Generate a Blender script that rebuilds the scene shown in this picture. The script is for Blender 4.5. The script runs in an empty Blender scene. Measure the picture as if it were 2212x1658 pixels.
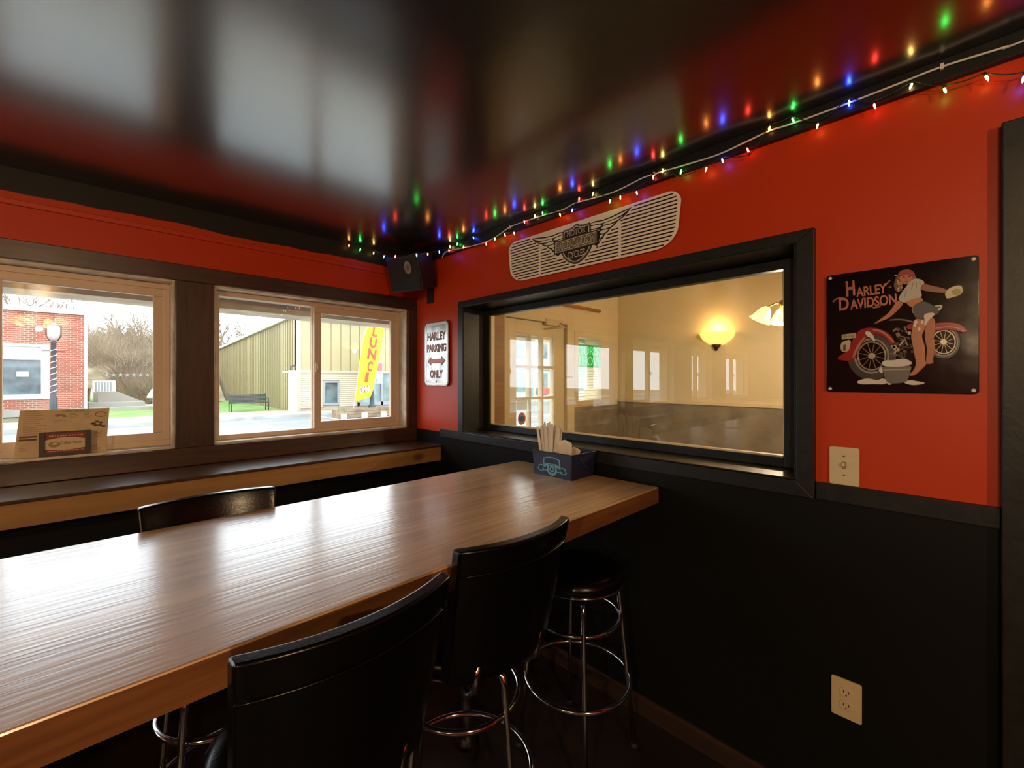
import bpy, bmesh, math, random
from mathutils import Vector, Matrix

# ------------------------------------------------------------------ camera, sky, exposure
scene = bpy.context.scene
COL = scene.collection
H = 1.45                        # eye height
F_PX, CX, HZ = 923.0, 1106.0, 818.0   # focal length, centre column, horizon row (2212x1658 frame)
cam_d = bpy.data.cameras.new('camera')
cam = bpy.data.objects.new('camera', cam_d); COL.objects.link(cam)
cam_d.sensor_width = 36.0; cam_d.lens = F_PX/2212*36.0
cam_d.shift_y = (HZ-829)/2212.0
cam_d.clip_start = 0.02; cam_d.clip_end = 400
AZ = math.radians(45.5)
cam.location = (0, 0, H); cam.rotation_euler = (math.pi/2, 0, AZ-math.pi/2)
scene.camera = cam
world = bpy.data.worlds.new('overcast_sky'); scene.world = world; world.use_nodes = True
bg = world.node_tree.nodes['Background']
bg.inputs['Color'].default_value = (0.84, 0.94, 1.0, 1); bg.inputs['Strength'].default_value = 5.4
vs = scene.view_settings
vs.view_transform = 'Standard'; vs.look = 'None'; vs.exposure = 0.15; vs.gamma = 1.0; vs.use_curve_mapping = False

FW = Vector((math.cos(AZ), math.sin(AZ))); RT = Vector((math.sin(AZ), -math.cos(AZ)))
XR, YW = 1.70, 2.742            # right wall plane, window wall plane
ZC = H+0.885                    # ceiling
def ray(px):
    u = (px-CX)/F_PX; return FW+RT*u
def onX(px, py, X=XR):          # point of a photo position on a plane X = const
    d = ray(px); k = X/d.x; return (X, k*d.y, H+k*(HZ-py)/F_PX)
def onY(px, py, Y=YW):
    d = ray(px); k = Y/d.y; return (k*d.x, Y, H+k*(HZ-py)/F_PX)

# ------------------------------------------------------------------ materials
MATS = {}
def srgb(r, g, b):
    f = lambda c: (c/255/12.92) if c/255 <= 0.04045 else ((c/255+0.055)/1.055)**2.4
    return (f(r), f(g), f(b), 1)
def mat(name, col, rough=0.5, metal=0.0, spec=0.5, coat=0.0, coat_rough=0.1, var=0.0, vscale=8.0, bump=0.0, bscale=60.0,
        emit=None, estr=0.0, alpha=None, trans=0.0):
    if name in MATS: return MATS[name]
    m = bpy.data.materials.new(name); m.use_nodes = True
    nt = m.node_tree; b = nt.nodes['Principled BSDF']
    c = (*col[:3], 1)
    b.inputs['Base Color'].default_value = c
    b.inputs['Roughness'].default_value = rough; b.inputs['Metallic'].default_value = metal
    b.inputs['Specular IOR Level'].default_value = spec
    b.inputs['Coat Weight'].default_value = coat; b.inputs['Coat Roughness'].default_value = coat_rough
    b.inputs['Transmission Weight'].default_value = trans
    tc = nt.nodes.new('ShaderNodeTexCoord')
    if var:
        n = nt.nodes.new('ShaderNodeTexNoise'); n.inputs['Scale'].default_value = vscale; n.inputs['Detail'].default_value = 5
        nt.links.new(tc.outputs['Object'], n.inputs['Vector'])
        r = nt.nodes.new('ShaderNodeValToRGB')
        r.color_ramp.elements[0].position = 0.3; r.color_ramp.elements[1].position = 0.7
        r.color_ramp.elements[0].color = (*[max(0, x*(1-var)) for x in c[:3]], 1)
        r.color_ramp.elements[1].color = (*[min(1, x*(1+var)) for x in c[:3]], 1)
        nt.links.new(n.outputs['Fac'], r.inputs['Fac']); nt.links.new(r.outputs['Color'], b.inputs['Base Color'])
    if bump:
        n = nt.nodes.new('ShaderNodeTexNoise'); n.inputs['Scale'].default_value = bscale
        nt.links.new(tc.outputs['Object'], n.inputs['Vector'])
        bp = nt.nodes.new('ShaderNodeBump'); bp.inputs['Strength'].default_value = bump; bp.inputs['Distance'].default_value = 0.002
        nt.links.new(n.outputs['Fac'], bp.inputs['Height']); nt.links.new(bp.outputs['Normal'], b.inputs['Normal'])
    if emit:
        b.inputs['Emission Color'].default_value = (*emit[:3], 1); b.inputs['Emission Strength'].default_value = estr
    MATS[name] = m; return m

def wood(name, c1, c2, axis=0, rough=0.4, coat=0.0, coat_rough=0.2, fine=60.0, coarse=6.0, bump=0.15, rvar=0.0, knots=False, spec=0.5, stretch=14.0):
    m = bpy.data.materials.new(name); m.use_nodes = True
    nt = m.node_tree; b = nt.nodes['Principled BSDF']; N = nt.nodes.new; L = nt.links.new
    tc = N('ShaderNodeTexCoord'); mp = N('ShaderNodeMapping')
    s = [1, 1, 1]; s[axis] = 1/stretch
    mp.inputs['Scale'].default_value = s; L(tc.outputs['Object'], mp.inputs['Vector'])
    n1 = N('ShaderNodeTexNoise'); n1.inputs['Scale'].default_value = fine; n1.inputs['Detail'].default_value = 6
    n2 = N('ShaderNodeTexNoise'); n2.inputs['Scale'].default_value = coarse; n2.inputs['Detail'].default_value = 4
    L(mp.outputs['Vector'], n1.inputs['Vector']); L(mp.outputs['Vector'], n2.inputs['Vector'])
    mx = N('ShaderNodeMath'); mx.operation = 'MULTIPLY_ADD'; mx.inputs[1].default_value = 0.5
    L(n1.outputs['Fac'], mx.inputs[0])
    h = N('ShaderNodeMath'); h.operation = 'MULTIPLY'; h.inputs[1].default_value = 0.5; L(n2.outputs['Fac'], h.inputs[0]); L(h.outputs[0], mx.inputs[2])
    r = N('ShaderNodeValToRGB'); r.color_ramp.elements[0].position = 0.36; r.color_ramp.elements[1].position = 0.64
    r.color_ramp.elements[0].color = (*c1[:3], 1); r.color_ramp.elements[1].color = (*c2[:3], 1)
    L(mx.outputs[0], r.inputs['Fac'])
    colour = r.outputs['Color']
    if knots:
        v = N('ShaderNodeTexVoronoi'); v.inputs['Scale'].default_value = 2.6
        mp2 = N('ShaderNodeMapping'); s2 = [1, 1, 1]; s2[axis] = 0.6; mp2.inputs['Scale'].default_value = s2
        L(tc.outputs['Object'], mp2.inputs['Vector']); L(mp2.outputs['Vector'], v.inputs['Vector'])
        kr = N('ShaderNodeValToRGB'); kr.color_ramp.elements[0].position = 0.03; kr.color_ramp.elements[1].position = 0.09
        kr.color_ramp.elements[0].color = (0.25, 0.1, 0.04, 1); kr.color_ramp.elements[1].color = (1, 1, 1, 1)
        L(v.outputs['Distance'], kr.inputs['Fac'])
        mm = N('ShaderNodeMixRGB'); mm.blend_type = 'MULTIPLY'; mm.inputs[0].default_value = 0.8
        L(colour, mm.inputs[1]); L(kr.outputs['Color'], mm.inputs[2]); colour = mm.outputs['Color']
    L(colour, b.inputs['Base Color'])
    b.inputs['Roughness'].default_value = rough; b.inputs['Coat Weight'].default_value = coat; b.inputs['Coat Roughness'].default_value = coat_rough
    b.inputs['Specular IOR Level'].default_value = spec
    if rvar:
        mr = N('ShaderNodeMapRange'); mr.inputs['From Min'].default_value = 0.35; mr.inputs['From Max'].default_value = 0.65
        mr.inputs['To Min'].default_value = rough-rvar; mr.inputs['To Max'].default_value = rough+rvar
        L(n1.outputs['Fac'], mr.inputs['Value']); L(mr.outputs[0], b.inputs['Roughness'])
    bp = N('ShaderNodeBump'); bp.inputs['Strength'].default_value = bump; bp.inputs['Distance'].default_value = 0.002
    L(n1.outputs['Fac'], bp.inputs['Height']); L(bp.outputs['Normal'], b.inputs['Normal'])
    if coat > 0.85: L(bp.outputs['Normal'], b.inputs['Coat Normal'])
    MATS[name] = m; return m

def glass(name, f0=0.05, tint=(1, 1, 1)):
    m = bpy.data.materials.new(name); m.use_nodes = True
    nt = m.node_tree; N = nt.nodes.new; L = nt.links.new
    nt.nodes.remove(nt.nodes['Principled BSDF']); out = nt.nodes['Material Output']
    lw = N('ShaderNodeLayerWeight'); lw.inputs['Blend'].default_value = 0.5
    p = N('ShaderNodeMath'); p.operation = 'POWER'; p.inputs[1].default_value = 5; L(lw.outputs['Facing'], p.inputs[0])
    a = N('ShaderNodeMath'); a.operation = 'MULTIPLY_ADD'; a.inputs[1].default_value = 0.9; a.inputs[2].default_value = f0
    L(p.outputs[0], a.inputs[0])
    t = N('ShaderNodeBsdfTransparent'); t.inputs['Color'].default_value = (*tint, 1)
    g = N('ShaderNodeBsdfGlossy'); g.inputs['Roughness'].default_value = 0.0
    mx = N('ShaderNodeMixShader'); L(a.outputs[0], mx.inputs[0]); L(t.outputs[0], mx.inputs[1]); L(g.outputs[0], mx.inputs[2])
    L(mx.outputs[0], out.inputs['Surface'])
    MATS[name] = m; return m

def emis(name, col, strength):
    if name in MATS: return MATS[name]
    m = bpy.data.materials.new(name); m.use_nodes = True
    nt = m.node_tree; b = nt.nodes['Principled BSDF']
    b.inputs['Base Color'].default_value = (*col[:3], 1); b.inputs['Roughness'].default_value = 0.3
    b.inputs['Emission Color'].default_value = (*col[:3], 1); b.inputs['Emission Strength'].default_value = strength
    MATS[name] = m; return m

RED = (0.50, 0.036, 0.003); BLK = (0.006, 0.006, 0.005)
def two_paint(name, bands, rough=0.42, noise=0.0, spec=0.5):
    """wall paint in horizontal coats: bands = [(z_from, colour), ...] rising; edge wobble where hand cut-in"""
    m = bpy.data.materials.new(name); m.use_nodes = True
    nt = m.node_tree; b = nt.nodes['Principled BSDF']; N = nt.nodes.new; L = nt.links.new
    g = N('ShaderNodeNewGeometry'); sx = N('ShaderNodeSeparateXYZ'); L(g.outputs['Position'], sx.inputs[0])
    n = N('ShaderNodeTexNoise'); n.inputs['Scale'].default_value = 2.2; n.inputs['Detail'].default_value = 5; L(g.outputs['Position'], n.inputs['Vector'])
    ma = N('ShaderNodeMath'); ma.operation = 'MULTIPLY_ADD'; ma.inputs[1].default_value = noise; L(n.outputs['Fac'], ma.inputs[0]); L(sx.outputs['Z'], ma.inputs[2])
    prev = None
    for z, c in bands:
        if prev is None:
            rgb = N('ShaderNodeRGB'); rgb.outputs[0].default_value = (*c[:3], 1); prev = rgb.outputs[0]; continue
        mr = N('ShaderNodeMapRange'); mr.inputs['From Min'].default_value = z+noise*0.5-0.002; mr.inputs['From Max'].default_value = z+noise*0.5+0.002
        L(ma.outputs[0] if noise else sx.outputs['Z'], mr.inputs['Value'])
        mx = N('ShaderNodeMixRGB'); mx.inputs[2].default_value = (*c[:3], 1); L(mr.outputs[0], mx.inputs[0]); L(prev, mx.inputs[1]); prev = mx.outputs[0]
    L(prev, b.inputs['Base Color'])
    b.inputs['Roughness'].default_value = rough
    sc_ = N('ShaderNodeSeparateColor'); L(prev, sc_.inputs[0])       # the black coat is flatter paint than the red one
    mg = N('ShaderNodeMapRange'); mg.inputs['From Max'].default_value = 0.4; mg.inputs['To Min'].default_value = 0.16; mg.inputs['To Max'].default_value = spec
    L(sc_.outputs[0], mg.inputs['Value']); L(mg.outputs[0], b.inputs['Specular IOR Level'])
    n2 = N('ShaderNodeTexNoise'); n2.inputs['Scale'].default_value = 180; L(g.outputs['Position'], n2.inputs['Vector'])
    bp = N('ShaderNodeBump'); bp.inputs['Strength'].default_value = 0.12; bp.inputs['Distance'].default_value = 0.001
    L(n2.outputs['Fac'], bp.inputs['Height']); L(bp.outputs['Normal'], b.inputs['Normal'])
    MATS[name] = m; return m

M_RWALL = two_paint('red_over_black_wall_paint', [(0, BLK), (H-0.36, RED)], rough=0.42, spec=0.32)
M_WWALL = two_paint('red_wall_paint_with_black_cut_in', [(0, BLK), (H-0.45, RED), (H+0.785, (0.022, 0.020, 0.016))], rough=0.45, noise=0.06, spec=0.32)
M_CEIL = mat('glossy_black_ceiling_paint', (0.018, 0.014, 0.011), rough=0.24, spec=1.0, coat=1.0, coat_rough=0.19, bump=0.05, bscale=8)
_b = M_CEIL.node_tree.nodes['Principled BSDF']; _b.inputs['IOR'].default_value = 1.75; _b.inputs['Coat IOR'].default_value = 1.68
M_BLK = mat('black_painted_wood', (0.010, 0.010, 0.009), rough=0.42, spec=0.35, var=0.4, vscale=30, bump=0.2, bscale=90)
M_WAL = wood('dark_walnut_stain', (0.020, 0.008, 0.004), (0.062, 0.025, 0.011), axis=0, rough=0.42, coat=0.2)
M_WALV = wood('dark_walnut_stain_upright', (0.020, 0.008, 0.004), (0.062, 0.025, 0.011), axis=2, rough=0.42, coat=0.2)
M_LEDGE = wood('glossy_walnut_ledge', (0.030, 0.011, 0.005), (0.07, 0.03, 0.013), axis=0, rough=0.3, coat=0.8, coat_rough=0.12)
M_PINE = wood('bare_pine_board', (0.22, 0.10, 0.024), (0.34, 0.175, 0.052), axis=0, rough=0.55, knots=True, fine=40)
M_TABLE = wood('varnished_oak_streaked', (0.36, 0.165, 0.056), (0.76, 0.46, 0.21), axis=0, rough=0.5, spec=0.8, coat=0.9, coat_rough=0.20, fine=85, coarse=10, bump=0.35, rvar=0.06, stretch=26)
M_TABLE.node_tree.nodes['Principled BSDF'].inputs['Coat IOR'].default_value = 1.7; M_TABLE.node_tree.nodes['Principled BSDF'].inputs['IOR'].default_value = 1.8
M_TEDGE = wood('varnished_oak_edge', (0.13, 0.045, 0.013), (0.26, 0.10, 0.03), axis=0, rough=0.4, coat=0.3)
M_FLOOR = wood('dark_plank_floor', (0.008, 0.004, 0.002), (0.022, 0.010, 0.005), axis=1, rough=0.5)
M_VINYL = mat('beige_white_window_vinyl', (0.62, 0.47, 0.33), rough=0.4)
M_JAMB = mat('whitewashed_jamb', (0.58, 0.50, 0.40), rough=0.5, var=0.3, vscale=12)
M_GLASS = glass('window_glass', 0.045)
M_GLASSR = glass('interior_window_glass', 0.07, (0.96, 0.95, 0.92))
M_CHROME = mat('chrome', (0.55, 0.55, 0.56), rough=0.10, metal=1.0)
M_LEATHER = mat('black_vinyl', (0.002, 0.002, 0.002), rough=0.24, spec=0.35, bump=0.15, bscale=140)
M_WHITE = mat('white_plastic', (0.75, 0.73, 0.68), rough=0.4)
M_IVORY = mat('ivory_plate', (0.62, 0.50, 0.30), rough=0.35)
M_DARK = mat('dark_slot', (0.01, 0.01, 0.01), rough=0.7)
M_CREAM = mat('cream_wall_paint', (0.72, 0.62, 0.41), rough=0.45, var=0.04, vscale=3)
M_GREYW = mat('grey_wainscot', (0.25, 0.215, 0.155), rough=0.5, var=0.25, vscale=5)
M_CREAMDOOR = mat('cream_door_paint', (0.70, 0.60, 0.40), rough=0.4)

# ------------------------------------------------------------------ mesh helpers
class MB:
    def __init__(s): s.bm = bmesh.new()
    def box(s, lo, hi, M=None):
        lo = Vector(lo); hi = Vector(hi)
        c = [(x, y, z) for x in (lo.x, hi.x) for y in (lo.y, hi.y) for z in (lo.z, hi.z)]
        v = [s.bm.verts.new(M @ Vector(p) if M else p) for p in c]
        for f in ((0, 1, 3, 2), (4, 6, 7, 5), (0, 4, 5, 1), (2, 3, 7, 6), (0, 2, 6, 4), (1, 5, 7, 3)):
            s.bm.faces.new([v[i] for i in f])
        return s
    def tube(s, pts, r, n=10, closed=False, cap=True):
        pts = [Vector(p) for p in pts]; k = len(pts)
        rs = r if isinstance(r, (list, tuple)) else [r]*k
        rings = []; up = None
        for i, p in enumerate(pts):
            a = pts[(i-1) % k] if (closed or i > 0) else p; b = pts[(i+1) % k] if (closed or i < k-1) else p
            t = (b-a).normalized()
            if up is None:
                up = t.orthogonal().normalized()
            else:
                up = (up-t*up.dot(t)); up = up.normalized() if up.length > 1e-6 else t.orthogonal().normalized()
            w = t.cross(up)
            rings.append([s.bm.verts.new(p+(up*math.cos(2*math.pi*j/n)+w*math.sin(2*math.pi*j/n))*rs[i]) for j in range(n)])
        m = k if closed else k-1
        for i in range(m):
            A = rings[i]; B = rings[(i+1) % k]
            off = 0
            if closed and i == k-1:
                off = min(range(n), key=lambda o: sum((A[j].co-B[(j+o) % n].co).length for j in range(n)))
            for j in range(n):
                f = s.bm.faces.new((A[j], A[(j+1) % n], B[(j+1+off) % n], B[(j+off) % n])); f.smooth = True
        if cap and not closed:
            s.bm.faces.new(rings[0][::-1]); s.bm.faces.new(rings[-1])
        return s
    def ring(s, c, R, r, n=40, m=10, axis='z'):
        pts = []
        for i in range(n):
            a = 2*math.pi*i/n
            d = {'z': (math.cos(a)*R, math.sin(a)*R, 0), 'y': (math.cos(a)*R, 0, math.sin(a)*R), 'x': (0, math.cos(a)*R, math.sin(a)*R)}[axis]
            pts.append(Vector(c)+Vector(d))
        return s.tube(pts, r, m, closed=True)
    def lathe(s, prof, c=(0, 0, 0), n=32, cap=True, M=None):
        rings = []
        for r, z in prof:
            ring = []
            for j in range(n):
                a = 2*math.pi*j/n; p = Vector((c[0]+r*math.cos(a), c[1]+r*math.sin(a), c[2]+z))
                ring.append(s.bm.verts.new(M @ p if M else p))
            rings.append(ring)
        for A, B in zip(rings, rings[1:]):
            for j in range(n):
                f = s.bm.faces.new((A[j], A[(j+1) % n], B[(j+1) % n], B[j])); f.smooth = True
        if cap:
            s.bm.faces.new(rings[0][::-1]); s.bm.faces.new(rings[-1])
        return s
    def prism(s, pts, z0, z1, M=None):
        a = [s.bm.verts.new(M @ Vector((x, y, z0)) if M else (x, y, z0)) for x, y in pts]
        b = [s.bm.verts.new(M @ Vector((x, y, z1)) if M else (x, y, z1)) for x, y in pts]
        n = len(pts)
        s.bm.faces.new(a[::-1]); s.bm.faces.new(b)
        for i in range(n): s.bm.faces.new((a[i], a[(i+1) % n], b[(i+1) % n], b[i]))
        return s
    def quadgrid(s, P, flip=False):
        V = [[s.bm.verts.new(p) for p in row] for row in P]
        for i in range(len(V)-1):
            for j in range(len(V[0])-1):
                q = (V[i][j], V[i+1][j], V[i+1][j+1], V[i][j+1])
                f = s.bm.faces.new(q[::-1] if flip else q); f.smooth = True
        return V
    def mesh(s, name):
        bmesh.ops.recalc_face_normals(s.bm, faces=s.bm.faces[:])
        me = bpy.data.meshes.new(name); s.bm.to_mesh(me); s.bm.free(); return me
    def build(s, name, m, parent=None, bevel=0, local=False, seg=2):
        me = s.mesh(name)
        return finish(name, me, m, parent, bevel, local, seg)

def finish(name, me, m, parent=None, bevel=0, local=False, seg=2):
    me.materials.append(m)
    o = bpy.data.objects.new(name, me); COL.objects.link(o)
    if parent is not None:
        if not local: me.transform(wm(parent).inverted())
        o.parent = parent
    if bevel:
        md = o.modifiers.new('bevel', 'BEVEL'); md.width = bevel; md.segments = seg; md.limit_method = 'ANGLE'; md.angle_limit = math.radians(40)
    return o
def wm(o):
    m = o.matrix_basis.copy()
    return wm(o.parent) @ m if o.parent else m
def tag(o, label, cat, group=None):
    o['label'] = label; o['category'] = cat
    if group: o['group'] = group
    return o
def thing(name, label, cat, loc=(0, 0, 0), rotz=0, group=None, M=None):
    o = bpy.data.objects.new(name, None); COL.objects.link(o); o.empty_display_size = 0.05
    if M is not None: o.matrix_basis = M
    else: o.location = loc; o.rotation_euler = (0, 0, rotz)
    if M is None:
        o.matrix_basis = Matrix.Translation(Vector(loc)) @ Matrix.Rotation(rotz, 4, 'Z')
    return tag(o, label, cat, group)
def struct(o): o['kind'] = 'structure'; return o
def sbox(name, lo, hi, m, bevel=0):
    return struct(MB().box(lo, hi).build(name, m, bevel=bevel))

def frame_right(y, z, x=XR):     # local x = along wall to the viewer's right (-Y), y = up, z = out of the wall (-X)
    return Matrix(((0, 0, -1, x), (-1, 0, 0, y), (0, 1, 0, z), (0, 0, 0, 1)))
def frame_win(x, z, y=YW):       # local x = +X, y = up, z = -Y
    return Matrix(((1, 0, 0, x), (0, 0, -1, y), (0, 1, 0, z), (0, 0, 0, 1)))

def curve_mesh(splines, name, depth=0.001, bev=0.0, res=1, z=0.0):
    """filled flat outline(s) with holes, extruded to thickness"""
    cu = bpy.data.curves.new(name, 'CURVE'); cu.dimensions = '2D'; cu.fill_mode = 'BOTH'
    cu.extrude = depth/2; cu.bevel_depth = bev; cu.bevel_resolution = res
    for pts in splines:
        sp = cu.splines.new('POLY'); sp.points.add(len(pts)-1); sp.use_cyclic_u = True
        for q, (x, y) in zip(sp.points, pts): q.co = (x, y, 0, 1)
    return conv(cu, name, z+depth/2)
def conv(cu, name, z):
    ob = bpy.data.objects.new(name+'_tmp', cu); COL.objects.link(ob)
    dg = bpy.context.evaluated_depsgraph_get()
    me = bpy.data.meshes.new_from_object(ob.evaluated_get(dg)); me.name = name
    bpy.data.objects.remove(ob); bpy.data.curves.remove(cu)
    me.materials.clear()
    me.transform(Matrix.Translation((0, 0, z))); return me
def text_mesh(txt, name, size=0.05, depth=0.001, align='CENTER', xscale=1.0, bev=0.0, z=0.0, shear=0.0, off=0.0, width=None, height=None):
    cu = bpy.data.curves.new(name, 'FONT'); cu.body = txt; cu.size = size; cu.extrude = depth/2; cu.align_x = align; cu.align_y = 'CENTER'
    cu.bevel_depth = bev; cu.shear = shear; cu.offset = off
    me = conv(cu, name, 0)
    xs = [v.co.x for v in me.vertices]; ys = [v.co.y for v in me.vertices]
    cx, cy = (min(xs)+max(xs))/2, (min(ys)+max(ys))/2
    sx = width/(max(xs)-min(xs)) if width else xscale
    sy = height/(max(ys)-min(ys)) if height else 1
    me.transform(Matrix.Translation((0, 0, z+depth/2)) @ Matrix.Diagonal((sx, sy, 1, 1)) @ Matrix.Translation((-cx, -cy, 0)))
    return me
def rrect(w, h, r, n=6, x=0, y=0):
    pts = []
    for cx, cy, a0 in ((w/2-r, h/2-r, 0), (-w/2+r, h/2-r, 90), (-w/2+r, -h/2+r, 180), (w/2-r, -h/2+r, 270)):
        for i in range(n+1):
            a = math.radians(a0+90*i/n); pts.append((x+cx+r*math.cos(a), y+cy+r*math.sin(a)))
    return pts
def ellipse(cx, cy, rx, ry, n=28, a0=0, a1=360):
    return [(cx+rx*math.cos(math.radians(a0+(a1-a0)*i/n)), cy+ry*math.sin(math.radians(a0+(a1-a0)*i/n))) for i in range(n if a1-a0 == 360 else n+1)]

# ------------------------------------------------------------------ room shell
XL, YB, YO, XR2 = -7.7, -3.4, 2.96, 1.90      # far left wall, back wall, outer face of front wall, far face of right wall
sbox('floor', (XL-0.1, YB-0.1, -0.1), (XR2, YO, 0.0), M_FLOOR)
sbox('ceiling', (XL-0.1, YB-0.1, ZC), (XR, YW, ZC+0.1), M_CEIL)
# window wall
Z0, Z1 = H-0.352, H+0.50
WIN = [(0.463, 1.625), (-0.862, 0.30), (-2.19, -1.025), (-3.60, -2.75), (-5.45, -4.20)]
w = MB()
w.box((XL-0.1, YW, -0.3), (XR2, YO, Z0)); 
w.box((XL-0.1, YW, Z1), (XR2, YO, ZC+0.1))
edges = sorted(WIN)
x = XL-0.1
for a, b in edges:
    w.box((x, YW, Z0), (a, YO, Z1)); x = b
w.box((x, YW, Z0), (XR2, YO, Z1))
struct(w.build('wall_front', M_WWALL))
sbox('wall_left', (XL-0.1, YB-0.1, 0), (XL, YW, ZC), M_RWALL)
sbox('wall_back', (XL-0.1, YB-0.1, 0), (XR2, YB, ZC), M_RWALL)
# right wall with the interior window opening
OY0, OY1, OZ0, OZ1 = 0.355, 2.15, H-0.337, H+0.457
w = MB()
w.box((XR, YB, 0), (XR2, OY0, ZC+0.1)).box((XR, OY1, 0), (XR2, YW, ZC+0.1))
w.box((XR, OY0, 0), (XR2, OY1, OZ0)).box((XR, OY0, OZ1), (XR2, OY1, ZC+0.1))
struct(w.build('wall_right', M_RWALL))

# black boards on the right wall: chair rail, cove board, baseboard, window casing
sbox('trim_1', (XR-0.016, -0.098, H-0.391), (XR, 0.300, H-0.336), M_BLK, 0.002)
sbox('trim_2', (XR-0.016, 2.205, H-0.391), (XR, YW-0.325, H-0.336), M_BLK, 0.002)
sbox('trim_3', (XR-0.022, YB, H+0.824), (XR, YW, ZC), M_BLK, 0.002)
sbox('baseboard_right', (XR-0.014, -0.1, 0), (XR, YW-0.02, 0.082), wood('brown_baseboard', (0.02, 0.009, 0.005), (0.05, 0.022, 0.011), axis=1, rough=0.5), 0.002)
CY0, CY1, CZ0, CZ1 = 0.302, 2.203, H-0.391, H+0.494
iw = thing('interior_window', '', '', M=Matrix.Translation((XR, (CY0+CY1)/2, CZ0)))
for k in ('label', 'category'): del iw[k]
iw.name = 'window_6'; struct(iw)
cw = 0.052; T = XR-0.024
for nm, pts in (('casing_board', [(CY0, CZ0), (CY1, CZ0), (CY1-cw, CZ0+cw), (CY0+cw, CZ0+cw)]), ('casing_board', [(CY0, CZ1), (CY0+cw, CZ1-cw*0.75), (CY1-cw, CZ1-cw*0.75), (CY1, CZ1)]),
                ('casing_board', [(CY0, CZ0), (CY0+cw, CZ0+cw), (CY0+cw, CZ1-cw*0.75), (CY0, CZ1)]), ('casing_board', [(CY1, CZ0), (CY1, CZ1), (CY1-cw, CZ1-cw*0.75), (CY1-cw, CZ0+cw)])):
    Mx = Matrix(((0, 0, 1, 0), (1, 0, 0, 0), (0, 1, 0, 0), (0, 0, 0, 1)))
    MB().prism(pts, T, XR, Mx).build(nm, M_BLK, iw, bevel=0.0025)
# jamb lining and stop
j = MB(); e = 0.004
for (a, b, c, d) in ((OY0, OY0+e, OZ0, OZ1), (OY1-e, OY1, OZ0, OZ1), (OY0, OY1, OZ0, OZ0+e), (OY0, OY1, OZ1-e, OZ1)):
    j.box((XR-0.02, a, c), (XR2+0.01, b, d))
j.build('jamb_lining', M_BLK, iw)
GY0, GY1, GZ0, GZ1 = 0.43, 2.10, H-0.297, H+0.414
st = MB()
for (a, b, c, d) in ((OY0+e, GY0, OZ0+e, OZ1-e), (GY1, OY1-e, OZ0+e, OZ1-e), (GY0, GY1, OZ0+e, GZ0), (GY0, GY1, GZ1, OZ1-e)):
    st.box((XR+0.155, a, c), (XR2, b, d))
st.build('stop', M_BLK, iw, bevel=0.003)
bd = MB()
for (a, b, c, d) in ((GY0, GY1, GZ0, GZ0+0.006), (GY0, GY0+0.005, GZ0, GZ1), (GY1-0.005, GY1, GZ0, GZ1)):
    bd.box((XR+0.168, a, c), (XR2-0.002, b, d))
bd.build('glazing_bead', mat('raw_glazing_bead', (0.62, 0.48, 0.28), rough=0.5), iw)
MB().box((XR+0.178, GY0+0.002, GZ0+0.002), (XR+0.182, GY1-0.002, GZ1-0.002)).build('pane', M_GLASSR, iw)

# black door casing at the right end of the wall
dr = bpy.data.objects.new('door_1', None); COL.objects.link(dr); dr.matrix_basis = Matrix.Translation((XR, -0.55, 0)); struct(dr)
MB().box((XR-0.03, -0.20, 0), (XR, -0.099, H+0.66)).build('door_casing', M_BLK, dr, bevel=0.003)
MB().box((XR-0.03, -1.12, 0), (XR, -1.02, H+0.66)).build('door_casing', M_BLK, dr, bevel=0.003)
MB().box((XR-0.03, -1.02, H+0.56), (XR, -0.20, H+0.66)).build('door_casing', M_BLK, dr, bevel=0.003)
sl = MB().box((XR-0.012, -1.02, 0.01), (XR, -0.20, H+0.56)).build('door_slab', M_BLK, dr)
MB().lathe([(0.01, 0), (0.012, 0.03), (0.027, 0.04), (0.03, 0.055), (0.02, 0.07), (0.002, 0.073)], M=frame_right(-0.27, 0.98, XR-0.012)).build('door_knob', M_CHROME, dr)

# walnut boards round the windows
tr = 3
def trim(lo, hi, m=M_WAL):
    global tr; tr += 1
    return sbox('trim_%d' % tr, lo, hi, m, 0.003)
TY = YW-0.019
trim((XL, TY, Z1), (XR-0.001, YW, H+0.582))
trim((XL, TY, H-0.4465), (XR-0.001, YW, Z0))
cuts = [(1.625, XR-0.001), (0.30, 0.463), (-1.025, -0.862), (-2.75, -2.19), (-4.20, -3.60), (XL, -5.45)]
for a, b in cuts: trim((a, TY, Z0), (b, YW, Z1), M_WALV)
# thin red picture moulding above the windows
M_REDMOULD = mat('red_painted_moulding', RED, rough=0.42)
trim((XL, YW-0.010, H+0.728), (XR-0.02, YW, H+0.752), M_REDMOULD)

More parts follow.
